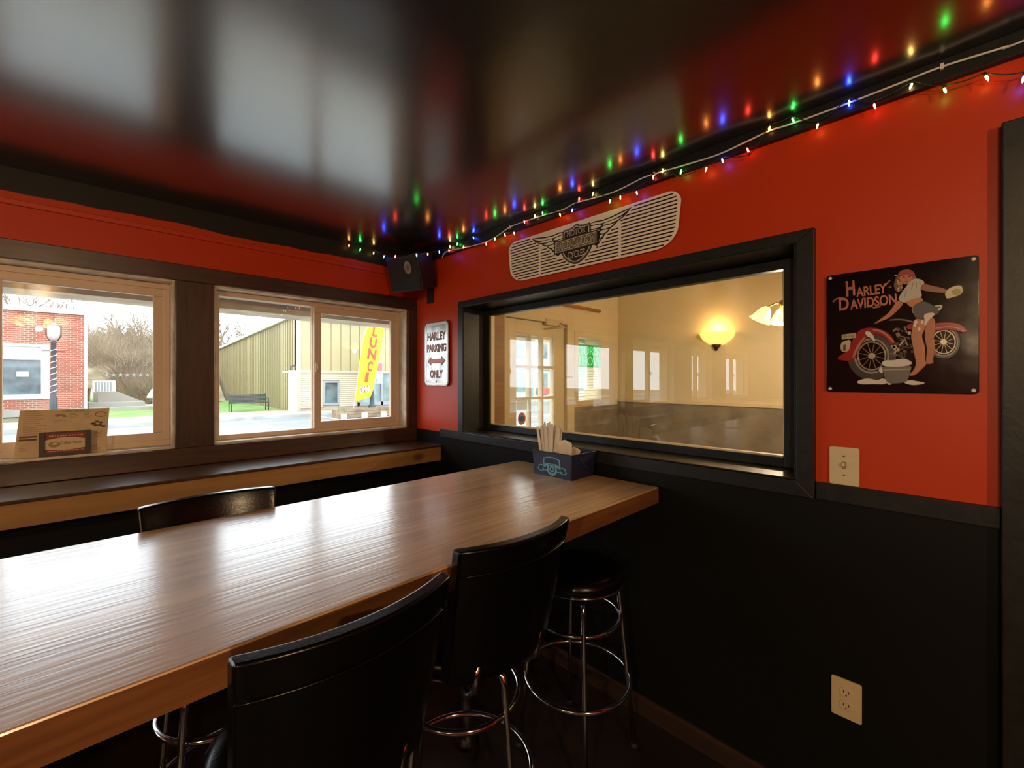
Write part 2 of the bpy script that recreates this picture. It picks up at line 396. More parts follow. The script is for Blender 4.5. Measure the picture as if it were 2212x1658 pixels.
# slider windows
def slider(i, x0, x1):
    r = bpy.data.objects.new('window_%d' % i, None); COL.objects.link(r); r.matrix_basis = Matrix.Translation(((x0+x1)/2, YW, Z0)); struct(r)
    e = 0.012
    jb = MB()
    for (a, b, c, d) in ((x0, x0+e, Z0+e, Z1-e), (x1-e, x1, Z0+e, Z1-e), (x0, x1, Z0, Z0+e), (x0, x1, Z1-e, Z1)):
        jb.box((a, YW-0.004, c), (b, YO, d))
    jb.build('jamb_lining', M_JAMB, r, bevel=0.002)
    a0, a1, c0, c1 = x0+e, x1-e, Z0+e, Z1-e
    fy0, fy1 = YW+0.075, YW+0.15; fw = 0.028
    fr = MB()
    for (a, b, c, d) in ((a0, a0+fw, c0+fw, c1-fw), (a1-fw, a1, c0+fw, c1-fw), (a0, a1, c0, c0+fw), (a0, a1, c1-fw, c1)):
        fr.box((a, fy0, c), (b, fy1, d))
    fr.build('frame', M_VINYL, r, bevel=0.003)
    xm = (x0+x1)/2-0.035
    # right sash nearer the room
    s0, s1, t0, t1 = xm, a1-fw+0.003, c0+fw-0.003, c1-fw+0.003; sw = 0.042
    sh = MB()
    for (a, b, c, d) in ((s0, s0+sw, t0+sw, t1-sw), (s1-sw, s1, t0+sw, t1-sw), (s0, s1, t0, t0+sw), (s0, s1, t1-sw, t1)):
        sh.box((a, fy0+0.006, c), (b, fy0+0.034, d))
    sash = sh.build('sash', M_VINYL, r, bevel=0.003)
    MB().box((s0+sw-0.002, fy0+0.018, t0+sw-0.002), (s1-sw+0.002, fy0+0.022, t1-sw+0.002)).build('pane', M_GLASS, sash)
    # left fixed light, further out
    mr = MB().box((xm, fy0+0.042, c0+fw), (xm+0.03, fy0+0.07, c1-fw)).build('meeting_rail', M_VINYL, r, bevel=0.002)
    MB().box((a0+fw-0.002, fy0+0.054, c0+fw-0.002), (xm+0.002, fy0+0.058, c1-fw+0.002)).build('pane', M_GLASS, r)
    lk = MB().box((s0+0.006, fy0-0.006, (t0+t1)/2-0.03), (s0+0.024, fy0+0.006, (t0+t1)/2+0.03))
    lk.tube([(s0+0.015, fy0-0.008, (t0+t1)/2-0.02), (s0+0.015, fy0-0.018, (t0+t1)/2), (s0+0.015, fy0-0.008, (t0+t1)/2+0.02)], 0.004, 6)
    lk.build('latch', M_VINYL, sash, bevel=0.002)
    return r
for i, (a, b) in enumerate(WIN): slider(i+1, a, b)
# bar ledge under the windows
ld = thing('window_ledge', 'long dark glossy bar ledge with bare pine front board under the street windows', 'ledge', (-3, 2.58, H-0.56))
LY = 2.42
MB().box((XL, LY-0.012, H-0.462), (XR-0.002, YW-0.002, H-0.447)).build('ledge_top', M_LEDGE, ld, bevel=0.004)
MB().box((XL, LY, H-0.555), (XR-0.002, LY+0.02, H-0.462)).build('pine_fascia', M_PINE, ld, bevel=0.002)
for bx in (-6.5, -5, -3.5, -2, -0.6, 0.8):
    MB().box((bx, LY+0.02, H-0.53), (bx+0.03, YW-0.001, H-0.463)).build('bracket', M_BLK, ld)

# ------------------------------------------------------------------ bar tables
TZ = H-0.447
def bar_table(x0, x1, y0, y1, label, group=None):
    t = thing('bar_table', label, 'table', ((x0+x1)/2, (y0+y1)/2, 0), group=group)
    MB().box((x0, y0, TZ-0.066), (x1, y1, TZ)).build('table_top', M_TABLE, t, bevel=0.004)
    MB().box((x0+0.002, y0-0.0015, TZ-0.063), (x1-0.002, y0+0.006, TZ-0.004)).build('edge_band', M_TEDGE, t)
    cy = (y0+y1)/2
    for cx, cyy, rp, rf in ((x0+0.22, cy, 0.038, 0.17), (x1-0.60, cy+0.11, 0.024, 0.05)):
        MB().box((cx-0.04, y0+0.1, TZ-0.10), (cx+0.04, y1-0.1, TZ-0.066)).build('cross_bearer', M_BLK, t)
        MB().lathe([(rf, 0), (rf, 0.012), (rp*1.5, 0.03), (rp, 0.05), (rp, TZ-0.10)], (cx, cyy, 0), 20).build('pedestal', M_BLK, t)
    return t
bar_table(-0.34, XR-0.028, 0.836, 1.649, 'high wooden bar table with glossy streaked top butted against the red wall')
bar_table(-2.30, -0.46, 0.836, 1.649, 'high wooden bar table standing end to end behind the first one')
bar_table(-5.0, -3.0, 0.836, 1.649, 'high wooden bar table furthest from the interior window')

# ------------------------------------------------------------------ bar stools
def stool(x, y, rotz, legrot, back, label, group='black vinyl bar stools'):
    t = thing('bar_stool', label, 'stool', (x, y, 0), rotz, group)
    seat_z = H-0.72
    pr = [(0.0, seat_z-0.005), (0.12, seat_z), (0.158, seat_z-0.006), (0.178, seat_z-0.022), (0.183, seat_z-0.042), (0.176, seat_z-0.066), (0.155, seat_z-0.07), (0.0, seat_z-0.07)]
    s = MB().lathe(pr[1:-1], n=36).build('seat', M_LEATHER, t, local=True)
    MB().ring((0, 0, seat_z-0.060), 0.178, 0.004, 36, 8).build('seat_band', M_CHROME, s, local=True)
    MB().lathe([(0.11, seat_z-0.085), (0.13, seat_z-0.07)], n=24).lathe([(0.03, seat_z-0.12), (0.03, seat_z-0.085)], n=16).build('swivel_plate', M_CHROME, t, local=True)
    rr = lambda z: 0.228-0.100*z
    zt = seat_z-0.085
    for k in range(4):
        a = math.radians(legrot+90*k)
        pts = [(0.06*math.cos(a), 0.06*math.sin(a), zt), (0.145*math.cos(a), 0.145*math.sin(a), zt-0.002), (0.160*math.cos(a), 0.160*math.sin(a), zt-0.012)]
        for z in (zt-0.035, 0.53, 0.29, 0.012): pts.append((rr(z)*math.cos(a), rr(z)*math.sin(a), z))
        lg = MB().tube(pts, 0.0092, 10).build('leg', M_CHROME, t, local=True)
        MB().lathe([(0.014, 0), (0.016, 0.004), (0.013, 0.018)], (rr(0.01)*math.cos(a), rr(0.01)*math.sin(a), 0), 10).build('glide', M_DARK, lg, local=True)
    MB().ring((0, 0, 0.53), rr(0.53)-0.008, 0.0085, 44, 10).build('upper_ring', M_CHROME, t, local=True)
    MB().ring((0, 0, 0.29), rr(0.29)+0.006, 0.0090, 48, 10).build('foot_ring', M_CHROME, t, local=True)
    if back:
        zb, zt2 = seat_z-0.03, H-0.390
        nx, nz = 14, 8
        def P(i, k, front):
            u = -1+2*i/nx; v = k/nz
            hw = 0.168+0.020*v
            yb = -0.185-0.075*v - 0.045*(1-u*u)
            z = zb+(zt2-zb)*v
            th = 0.046*(0.75+0.25*(1-v))
            return Vector((u*hw, yb+(th if front else 0.0), z))
        b = MB()
        A = [[P(i, k, True) for k in range(nz+1)] for i in range(nx+1)]
        B = [[P(i, k, False) for k in range(nz+1)] for i in range(nx+1)]
        VA = b.quadgrid(A); VB = b.quadgrid(B, True)
        for i in range(nx):
            for k in (0, nz):
                b.bm.faces.new((VA[i][k], VA[i+1][k], VB[i+1][k], VB[i][k]))
        for k in range(nz):
            for i in (0, nx):
                b.bm.faces.new((VA[i][k], VA[i][k+1], VB[i][k+1], VB[i][k]))
        bk = b.build('backrest', M_LEATHER, t, local=True, bevel=0.007, seg=3)
        seam = [P(i, 6.6, False)+Vector((0, -0.0015, 0)) for i in range(nx+1)]
        MB().tube(seam, 0.0026, 6).build('seam', M_LEATHER, bk, local=True)
        for sgn in (-1, 1):
            MB().tube([(sgn*0.09, -0.06, seat_z-0.078), (sgn*0.10, -0.17, seat_z-0.078), (sgn*0.105, -0.205, seat_z-0.05), (sgn*0.105, -0.215, seat_z+0.02)], 0.009, 8).build('back_bracket', M_CHROME, t, local=True)
    return t
R_ = math.radians
stool(0.315, 0.945, R_(2), 40, True, 'black vinyl bar stool with curved back tucked under the table, furthest from the red wall', None)
stool(0.79, 1.015, R_(-3), 8, True, 'black vinyl bar stool with curved back beside the backless stool under the table', None)
stool(1.365, 1.025, 0, 45, False, 'backless round black bar stool with chrome rings tucked under the table beside the red wall', None)
stool(0.285, 1.47, R_(180), 45, True, 'black vinyl bar stool with back on the window side of the bar table', None)

# ------------------------------------------------------------------ napkin caddy and contents
cx0, cx1, cy0, cy1, ch = 1.497, 1.660, 1.151, 1.370, 0.112
cd = thing('caddy_bucket', 'navy blue metal caddy bucket with light blue emblem holding straws and napkins', 'bucket', ((cx0+cx1)/2, (cy0+cy1)/2, TZ))
M_NAVY = mat('navy_enamel', (0.012, 0.016, 0.045), rough=0.35, var=0.2, vscale=20)
M_BLUE = mat('light_blue_print', (0.13, 0.38, 0.52), rough=0.5)
c = MB(); tw = 0.002
fl = 0.008
def sheet(a, b, cc, d):   # thin wall panel from bottom corners a,b to top corners d,cc, thickness inwards handled by solid prism
    pass
def wallp(p0, p1, q1, q0, inw):
    v = [Vector(p) for p in (p0, p1, q1, q0)]; w_ = [p+Vector(inw)*tw for p in v]
    vs_ = [c.bm.verts.new(p) for p in v+w_]
    for f in ((0, 1, 2, 3), (7, 6, 5, 4), (0, 4, 5, 1), (1, 5, 6, 2), (2, 6, 7, 3), (3, 7, 4, 0)): c.bm.faces.new([vs_[i] for i in f])
lo = [(cx0, cy0, TZ+0.001), (cx1, cy0, TZ+0.001), (cx1, cy1, TZ+0.001), (cx0, cy1, TZ+0.001)]
hi = [(cx0-fl, cy0-fl, TZ+ch), (cx1+fl, cy0-fl, TZ+ch), (cx1+fl, cy1+fl, TZ+ch), (cx0-fl, cy1+fl, TZ+ch)]
for k, inw in ((0, (0, 1, 0)), (1, (-1, 0, 0)), (2, (0, -1, 0)), (3, (1, 0, 0))):
    n_ = (k+1) % 4; wallp(lo[k], lo[n_], hi[n_], hi[k], inw)
c.box((cx0, cy0, TZ), (cx1, cy1, TZ+0.003))
c.build('body', M_NAVY, cd)
MB().tube([hi[0], hi[1], hi[2], hi[3]], 0.0022, 6, closed=True).build('rim', M_NAVY, cd)
MB().box(((cx0+cx1)/2-0.001, cy0+0.002, TZ+0.003), ((cx0+cx1)/2+0.001, cy1-0.002, TZ+0.095)).build('divider', M_NAVY, cd)
for sy, yy in ((-1, cy0-fl), (1, cy1+fl)):
    hp = [(cx0+0.045+0.075*k/8, yy-sy*-0.002-0.004*(1 if sy < 0 else -1), TZ+ch-0.015-0.055*math.sin(math.pi*min(1, k/8*0.55))) for k in range(9)]
    MB().tube(hp, 0.0015, 6).build('bail_handle', M_CHROME, cd)
# emblem printed on the front of the caddy, raised 0.4 mm
EM = frame_right((cy0+cy1)/2, TZ, cx0-0.0056)
em_root = cd
def band(pts, wd): # stroked polyline as closed outline
    L_, R2 = [], []
    n = len(pts)
    for i, p in enumerate(pts):
        a = Vector(pts[max(0, i-1)]); b = Vector(pts[min(n-1, i+1)]); t_ = (b-a).normalized(); nn = Vector((-t_.y, t_.x))
        L_.append(tuple(Vector(p)+nn*wd/2)); R2.append(tuple(Vector(p)-nn*wd/2))
    return L_+R2[::-1]
def decal(name, splines, m, parent, MX, depth=0.0006, z=0.0, bev=0.0):
    me = curve_mesh(splines, name, depth, bev, 1, z); me.transform(MX)
    return finish(name, me, m, parent)
tl = Matrix.Rotation(0.0, 4, 'X')
arc = [(0.055*math.sin(a/10*1.0), 0.080+0.016*math.cos(a/10*1.2)-0.006) for a in range(-10, 11)]
arc2 = [(x_*1.05, y_-0.034) for x_, y_ in arc]
tilt = Matrix.Translation((0, 0, 0.0)) 
SL = Matrix.Rotation(0.0, 4, 'X')
emM = frame_right((cy0+cy1)/2, TZ+0.0, cx0-0.0045) @ Matrix.Rotation(math.atan2(fl, ch)*1.0, 4, 'X') @ Matrix.Translation((0, 0, -0.0035))
decal('emblem', [band(arc, 0.005)], M_BLUE, cd, emM)
decal('emblem', [band(arc2, 0.013)], M_BLUE, cd, emM)
for sg in (-1, 1):
    decal('emblem', [band([(sg*arc[-1][0], arc[-1][1]+0.004), (sg*arc2[-1][0], arc2[-1][1]-0.004)], 0.008)], M_BLUE, cd, emM)
    hexo = [(sg*0.045, 0.045), (sg*0.062, 0.052), (sg*0.078, 0.047), (sg*0.086, 0.028), (sg*0.070, 0.018), (sg*0.050, 0.022)]
    hexi = [(sg*0.048, 0.042), (sg*0.063, 0.047), (sg*0.075, 0.043), (sg*0.080, 0.029), (sg*0.069, 0.022), (sg*0.052, 0.026)]
    decal('emblem', [hexo, hexi], M_BLUE, cd, emM)
    decal('emblem', [band([(sg*0.03, 0.026), (sg*0.060, 0.030)], 0.005)], M_BLUE, cd, emM)
decal('emblem', [ellipse(0, 0.034, 0.030, 0.028), ellipse(0, 0.036, 0.020, 0.019)], M_BLUE, cd, emM)
decal('emblem', [ellipse(0, 0.036, 0.014, 0.014), ellipse(0, 0.036, 0.007, 0.007)], M_BLUE, cd, emM)
random.seed(4)
M_PAPER = mat('straw_wrapper_paper', (0.72, 0.63, 0.49), rough=0.7)
M_NAPK = mat('paper_napkin', (0.74, 0.62, 0.46), rough=0.8)
for k in range(17):
    row = k % 2
    yy = cy1-0.040-0.062*(k/16); xx = cx0+0.022+0.030*row+random.uniform(-0.006, 0.006)
    lean = 0.17*((8-k)/8)+0.05
    L0 = 0.228+random.uniform(-0.020, 0.010)
    base = Vector((xx, yy, TZ+0.007)); ax = Vector((random.uniform(-0.03, 0.08), lean+random.uniform(-0.03, 0.03), 1)).normalized()
    sd = Vector((0, 1, 0)); sd = (sd-ax*sd.dot(ax)).normalized(); nn = ax.cross(sd)
    wv, tv = 0.0065, 0.0022
    b_ = MB(); pts = []
    MX = Matrix((( *(sd[0:1]), nn[0], ax[0], base[0]), (sd[1], nn[1], ax[1], base[1]), (sd[2], nn[2], ax[2], base[2]), (0, 0, 0, 1)))
    b_.prism([(-wv, -tv), (wv, -tv), (wv*1.0, tv), (-wv, tv)], 0, L0-0.006, MX)
    b_.prism([(-wv, -tv*0.2), (wv, -tv*0.2), (wv, tv*0.2), (-wv, tv*0.2)], L0-0.006, L0+0.006, MX)
    o = b_.build('wrapped_straw', M_PAPER, bevel=0.0006)
    tag(o, 'white paper-wrapped drinking straw standing in the fanned bundle of the navy caddy', 'straw', 'wrapped straws in the caddy')
def napkin(base, w_, h_, ang, lean, curl, label):
    Mx = Matrix.Translation(Vector(base)) @ Matrix.Rotation(ang, 4, 'Z') @ Matrix.Rotation(lean, 4, 'X')
    b_ = MB(); G = [[Mx @ Vector((w_*(i/8-0.5)*(0.55+0.45*k/8), curl*math.sin(math.pi*i/8)*(1-0.4*k/8), h_*k/8-0.012*abs(i/8-0.5)*2*(k/8))) for k in range(9)] for i in range(9)]
    b_.quadgrid(G)
    o = b_.build('paper_napkin', M_NAPK); md = o.modifiers.new('solid', 'SOLIDIFY'); md.thickness = 0.0016
    return tag(o, label, 'napkin')
napkin((cx0+0.032, cy0+0.052, TZ+0.030), 0.085, 0.145, R_(-85), R_(10), 0.016, 'folded paper napkin fanned out upright beside the straws in the navy caddy')
napkin((cx0+0.112, cy0+0.070, TZ+0.042), 0.060, 0.090, R_(-60), R_(14), 0.016, 'folded paper napkin poking up by the wall side of the navy caddy')
sk = thing('seasoning_shaker', 'small brown seasoning shaker with pale cap in the navy caddy', 'shaker', (cx0+0.035, cy0+0.115, TZ+0.0035))
MB().lathe([(0.016, 0), (0.017, 0.09), (0.015, 0.105)], wm(sk).to_translation(), 20).build('jar', mat('brown_shaker', (0.35, 0.10, 0.03), rough=0.35, var=0.4, vscale=60), sk)
MB().lathe([(0.0165, 0.105), (0.0165, 0.118), (0.010, 0.122)], wm(sk).to_translation(), 20).build('cap', mat('pale_cap', (0.7, 0.55, 0.42), rough=0.4), sk)

# ------------------------------------------------------------------ paper placemat and framed card on the sill
M_MAT = mat('newsprint_placemat', (0.60, 0.45, 0.27), rough=0.7, var=0.06, vscale=20)
M_INK = mat('brown_print', (0.13, 0.07, 0.03), rough=0.7)
MX = frame_win(-0.2385, Z0+0.0125, YW+0.035) @ Matrix.Rotation(R_(-9), 4, 'X')
pm = thing('paper_placemat', 'cream printed paper placemat leaning on the window behind the small framed card', 'placemat', M=MX)
PW, PH = 0.285, 0.205
sh_ = 0.016
finish('sheet', curve_mesh([[(0, 0), (PW, 0), (PW+sh_*0.8, PH), (sh_, PH)]], 'sheet', 0.001), M_MAT, pm, local=True)
def ink(name, splines, m=M_INK): return finish(name, curve_mesh(splines, name, 0.0005, z=0.001), m, pm, local=True)
def inkt(txt, x_, y_, wd, ht):
    me = text_mesh(txt, 'print', 0.02, 0.0005, width=wd, height=ht, z=0.001); me.transform(Matrix.Translation((x_, y_, 0)))
    return finish('print', me, M_INK, pm, local=True)
inkt('Coffee House', 0.178, PH-0.010, 0.07, 0.009)
random.seed(7)
M_INK2 = mat('faded_print', (0.34, 0.22, 0.11), rough=0.7)
lines = []
for col_x, wd, y_a, y_b, dens in ((0.025, 0.075, 0.145, 0.198, 7), (0.115, 0.02, 0.150, 0.185, 1), (0.165, 0.04, 0.165, 0.182, 4), (0.212, 0.028, 0.160, 0.195, 6), (0.025, 0.075, 0.100, 0.135, 5), (0.128, 0.075, 0.150, 0.1535, 3), (0.245, 0.035, 0.070, 0.095, 5), (0.235, 0.04, 0.012, 0.03, 4), (0.015, 0.04, 0.03, 0.05, 3)):
    for q in range(dens):
        yy = y_a+(y_b-y_a)*q/max(1, dens-1); l = wd*random.uniform(0.55, 1)
        lines.append([(col_x, yy), (col_x+l, yy), (col_x+l, yy+0.0022), (col_x, yy+0.0022)])
ink('print_lines', lines, M_INK2)['kind'] = 'stuff'
ink('print', [[(0.012, 0.072), (0.065, 0.072), (0.066, 0.080), (0.014, 0.080)], [(0.014, 0.085), (0.066, 0.085), (0.067, 0.092), (0.016, 0.092)]])
ink('print', [ellipse(0.268, 0.175, 0.020, 0.013), ellipse(0.268, 0.174, 0.0175, 0.0105)])
for q in range(7): ink('print', [ellipse(0.228+random.uniform(0, 0.05), 0.115+random.uniform(0, 0.03), 0.008, 0.005, 10)])
for q in range(5): ink('print', [ellipse(0.125+random.uniform(0, 0.028), 0.165+random.uniform(0, 0.02), 0.007, 0.004, 10)], M_INK2)
MX = frame_win(-0.165, Z0+0.0125, YW+0.012) @ Matrix.Rotation(R_(-7), 4, 'X')
fc = thing('framed_card', 'small black framed red and cream card standing on the window sill', 'framed card', M=MX)
FW_, FH = 0.160, 0.106
finish('frame', curve_mesh([[(0, 0), (FW_, 0), (FW_, FH), (0, FH)], [(0.018, 0.014), (0.018, FH-0.006), (FW_-0.018, FH-0.006), (FW_-0.018, 0.014)]], 'frame', 0.007, z=0.002), mat('black_frame', (0.02, 0.016, 0.014), rough=0.5), fc, local=True, bevel=0.001)
finish('card', curve_mesh([[(0.01, 0.01), (FW_-0.01, 0.01), (FW_-0.01, FH-0.004), (0.01, FH-0.004)]], 'card', 0.001, z=0.003), mat('red_card', (0.24, 0.035, 0.016), rough=0.6), fc, local=True)
pn = [(0.018+(FW_-0.036)*i/10, 0.030-0.006*math.sin(math.pi*i/10)) for i in range(11)]+[(FW_-0.018-(FW_-0.036)*i/10, 0.070+0.010*math.sin(math.pi*i/10)) for i in range(11)]
finish('oval_panel', curve_mesh([pn], 'oval_panel', 0.0006, z=0.004), mat('cream_card', (0.62, 0.48, 0.30), rough=0.6), fc, local=True)
me = text_mesh('Coffee House', 'print', 0.02, 0.0005, width=0.066, height=0.014, z=0.0046); me.transform(Matrix.Translation((0.097, 0.056, 0)))
finish('print', me, M_INK, fc, local=True)
M_CPRINT = mat('cream_print', (0.6, 0.4, 0.25), rough=0.6)
random.seed(3)
for y_, x_a, x_b, ht in ((0.085, 0.030, 0.132, 0.006), (0.019, 0.028, 0.134, 0.0045)):     # worn, unreadable lines of small type
    sp_ = []; x_ = x_a
    while x_ < x_b:
        l = random.uniform(0.002, 0.0045); k_ = random.uniform(0.6, 1)
        sp_.append([(x_, y_), (x_+l, y_), (x_+l, y_+ht*k_), (x_, y_+ht*k_)]); x_ += l+random.choice((0.0012, 0.0012, 0.0012, 0.005))
    finish('print', curve_mesh(sp_, 'print', 0.0005, z=0.0046), M_CPRINT, fc, local=True)
finish('cup_print', curve_mesh([ellipse(0.046, 0.050, 0.018, 0.013), ellipse(0.048, 0.053, 0.009, 0.005)], 'cup_print', 0.0005, z=0.0046), M_INK2, fc, local=True)
# ------------------------------------------------------------------ pierced metal grille sign with winged shield
GB_Y, GB_Z, GW, GH = 1.742, H+0.540, 0.994, 0.227
gs = thing('grille_sign', 'long pale pierced metal grille plate with winged shield badge above the interior window', 'wall sign', M=frame_right(GB_Y, GB_Z, XR-0.001))
M_PLATE = mat('cream_metal_plate', (0.86, 0.77, 0.63), rough=0.4, metal=0.0, var=0.06, vscale=6)
M_BRONZE = mat('antique_bronze', (0.16, 0.13, 0.065), rough=0.45, metal=0.35)
M_BRBLK = mat('badge_black', (0.015, 0.013, 0.010), rough=0.5)
def corner(cx, cy, rx, ry, a0, n=9): return [(cx+rx*math.cos(math.radians(a0+90*i/n)), cy+ry*math.sin(math.radians(a0+90*i/n))) for i in range(n+1)]
outl = corner(GW-0.055, GH-0.050, 0.055, 0.050, 0)+corner(0.055, GH-0.050, 0.055, 0.050, 90)+corner(0.115, 0.085, 0.105, 0.085, 180)+corner(GW-0.115, 0.085, 0.105, 0.085, 270)
def extent(t):
    xs = []
    n = len(outl)
    for i in range(n):
        (x0, y0), (x1, y1) = outl[i], outl[(i+1) % n]
        if (y0-t)*(y1-t) <= 0 and abs(y1-y0) > 1e-9: xs.append(x0+(x1-x0)*(t-y0)/(y1-y0))
    return min(xs), max(xs)
SC = 0.477
wingR = [(0.070, 0.186), (0.082, 0.200), (0.110, 0.204), (0.150, 0.199), (0.195, 0.202), (0.245, 0.210), (0.297, 0.216), (0.280, 0.198), (0.255, 0.182), (0.228, 0.172), (0.215, 0.160), (0.190, 0.150), (0.180, 0.138), (0.160, 0.128), (0.152, 0.115), (0.138, 0.108), (0.130, 0.095), (0.115, 0.085), (0.070, 0.12)]
wmask = lambda t: max([0.0]+[x for x, y in wingR if abs(y-t) < 0.013])
def logo_half(t):
    w_ = 0.0
    if 0.088 < t < 0.160: w_ = 0.132
    if t < 0.095: w_ = max(w_, 0.016+0.085*math.sqrt(max(0, (t-0.018)/0.077)) if t > 0.018 else 0.0)
    if t > 0.150: w_ = max(w_, 0.045)
    w_ = max(w_, wmask(t)+(0.012 if wmask(t) else 0))
    return w_
slots = []
NR = 14; sh_t = 0.0031
for k in range(NR):
    t = 0.0135+k*(GH-0.027)/(NR-1)
    a, b = extent(t); a += 0.013; b -= 0.013
    lh = logo_half(t)
    cuts_ = [(a, SC-max(lh, 0.006)), (SC+max(lh, 0.006), b)]
    for dv in (0.235, 0.715):
        nc = []
        for (p, q) in cuts_:
            if p < dv < q: nc += [(p, dv-0.0055), (dv+0.0055, q)]
            else: nc.append((p, q))
        cuts_ = nc
    for p, q in cuts_:
        if q-p > 0.018: slots.append(rrect(q-p, 2*sh_t, sh_t*0.99, 3, (p+q)/2, t))
finish('plate', curve_mesh([outl]+slots, 'plate', 0.004, z=0.010), M_PLATE, gs, local=True)
finish('slot_shade', curve_mesh([[(x*0.985+0.0075, y*0.96+0.0045) for x, y in outl]], 'slot_shade', 0.002, z=0.002), mat('shaded_wall_red', (0.035, 0.008, 0.005), rough=0.8), gs, local=True)  # added sheet, coloured as the shaded red wall behind the slots
for (x, y) in ((0.86, 0.165), (0.86, 0.10), (0.10, 0.15), (0.10, 0.09)):
    MB().lathe([(0.0035, 0.0), (0.0035, 0.013), (0.001, 0.0155)], (x, y, 0), 10).build('standoff_screw', M_PLATE, gs, local=True)
def lp(name, splines, m, z, depth=0.002, bev=0.0, parent=None): return finish(name, curve_mesh(splines, name, depth, bev, 1, z), m, parent or gs, local=True)
# wings: black outline plate with pale feathers laid on it
for sg in (-1, 1):
    wg = lp('wing', [[(SC+sg*x, y-0.004) for x, y in wingR]], M_BRBLK, 0.014, 0.0015)
    F = [[(0.080, 0.190), (0.095, 0.197), (0.15, 0.192), (0.2, 0.195), (0.285, 0.208), (0.245, 0.192), (0.2, 0.185), (0.14, 0.184)],
         [(0.255, 0.186), (0.228, 0.176), (0.185, 0.170), (0.150, 0.174), (0.160, 0.181), (0.205, 0.182)],
         [(0.085, 0.184), (0.135, 0.180), (0.145, 0.172), (0.120, 0.168), (0.085, 0.170)],
         [(0.215, 0.166), (0.192, 0.156), (0.165, 0.153), (0.140, 0.158), (0.152, 0.168), (0.185, 0.166)],
         [(0.085, 0.165), (0.120, 0.163), (0.132, 0.155), (0.110, 0.150), (0.085, 0.152)],
         [(0.182, 0.147), (0.165, 0.136), (0.148, 0.134), (0.134, 0.140), (0.142, 0.150), (0.162, 0.149)],
         [(0.156, 0.130), (0.145, 0.120), (0.136, 0.117), (0.134, 0.131), (0.142, 0.131)],
         [(0.138, 0.112), (0.128, 0.100), (0.1345, 0.116)]]
    for f in F:
        lp('feather', [[(SC+sg*x, y-0.003) for x, y in f]], M_PLATE, 0.0155, 0.0010, parent=wg)
# shield and bar
shl = [(0, 0.216), (0.020, 0.206), (0.050, 0.200), (0.080, 0.202), (0.084, 0.190), (0.085, 0.150), (0.092, 0.110), (0.090, 0.085), (0.075, 0.060), (0.050, 0.038), (0.020, 0.024), (0.0, 0.020)]
def shp(k, dy=0.0): return [(SC+x*k, 0.118+(y-0.118)*k+dy) for x, y in shl]+[(SC-x*k, 0.118+(y-0.118)*k+dy) for x, y in shl[-2:0:-1]]
lp('shield', [shp(1.0)], M_BRBLK, 0.0155, 0.0015)
lp('shield_face', [shp(0.965)], M_BRONZE, 0.017, 0.0012)
lp('shield_line', [shp(0.89), shp(0.86)], M_PLATE, 0.0182, 0.0008)
lp('shield_field', [shp(0.84)], M_BRBLK, 0.0182, 0.0005)
lp('name_bar', [rrect(0.262, 0.066, 0.002, 2, SC-0.005, 0.123)], M_BRBLK, 0.0190, 0.0015)
lp('name_bar_face', [rrect(0.254, 0.058, 0.002, 2, SC-0.005, 0.123)], M_BRONZE, 0.0205, 0.0010)
lp('name_bar_line', [rrect(0.246, 0.050, 0.001, 2, SC-0.005, 0.123), rrect(0.242, 0.046, 0.001, 2, SC-0.005, 0.123)], M_PLATE, 0.0215, 0.0006)
for txt, x_, y_, wd, ht, zz in (('HARLEY-DAVIDSON', SC-0.005, 0.123, 0.226, 0.036, 0.0215), ('MOTOR', SC, 0.176, 0.112, 0.027, 0.0187), ('CYCLES', SC, 0.069, 0.104, 0.032, 0.0187)):
    me = text_mesh(txt, 'lettering', 0.03, 0.0010, width=wd, height=ht, z=zz, off=0.0003); me.transform(Matrix.Translation((x_, y_, 0)))
    lt = finish('lettering', me, M_PLATE, gs, local=True)
    me = text_mesh(txt, 'lettering', 0.03, 0.0006, width=wd*0.985, height=ht*0.80, z=zz+0.0010, off=-0.0007); me.transform(Matrix.Translation((x_, y_, 0)))
    finish('letter_inlay', me, M_BRBLK, lt, local=True)
lp('mark_dot', [ellipse(SC+0.120, 0.075, 0.006, 0.006, 14)], M_BRONZE, 0.014, 0.001)

# ------------------------------------------------------------------ small silver parking sign
PSY, PSZ, PSW, PSH = 2.600, H-0.045, 0.285, 0.435
ps = thing('parking_sign', 'small upright silver parking sign with a double arrow beside the interior window', 'wall sign', M=frame_right(PSY, PSZ, XR-0.001))
M_SILV = mat('brushed_silver_sheet', (0.36, 0.37, 0.36), rough=0.25, metal=0.8, var=0.45, vscale=14)
M_PINK = mat('salmon_print', (0.62, 0.20, 0.14), rough=0.5); M_EDGE = mat('dark_edge_print', (0.06, 0.018, 0.012), rough=0.5)
finish('plate', curve_mesh([rrect(PSW, PSH, 0.034, 8, PSW/2, PSH/2)], 'plate', 0.002, z=0.012), M_SILV, ps, local=True)
lp2 = lambda name, sp, m, z, d=0.001, bev=0.0: finish(name, curve_mesh(sp, name, d, bev, 2, z), m, ps, local=True)
lp2('border_bead', [rrect(PSW-0.012, PSH-0.012, 0.029, 8, PSW/2, PSH/2), rrect(PSW-0.040, PSH-0.040, 0.018, 8, PSW/2, PSH/2)], mat('pale_bead', (0.70, 0.62, 0.56), rough=0.3, metal=0.4), 0.014, 0.0015, 0.001)
lp2('edge_line', [rrect(PSW+0.006, PSH+0.006, 0.037, 8, PSW/2, PSH/2), rrect(PSW-0.002, PSH-0.002, 0.033, 8, PSW/2, PSH/2)], M_EDGE, 0.009, 0.006)
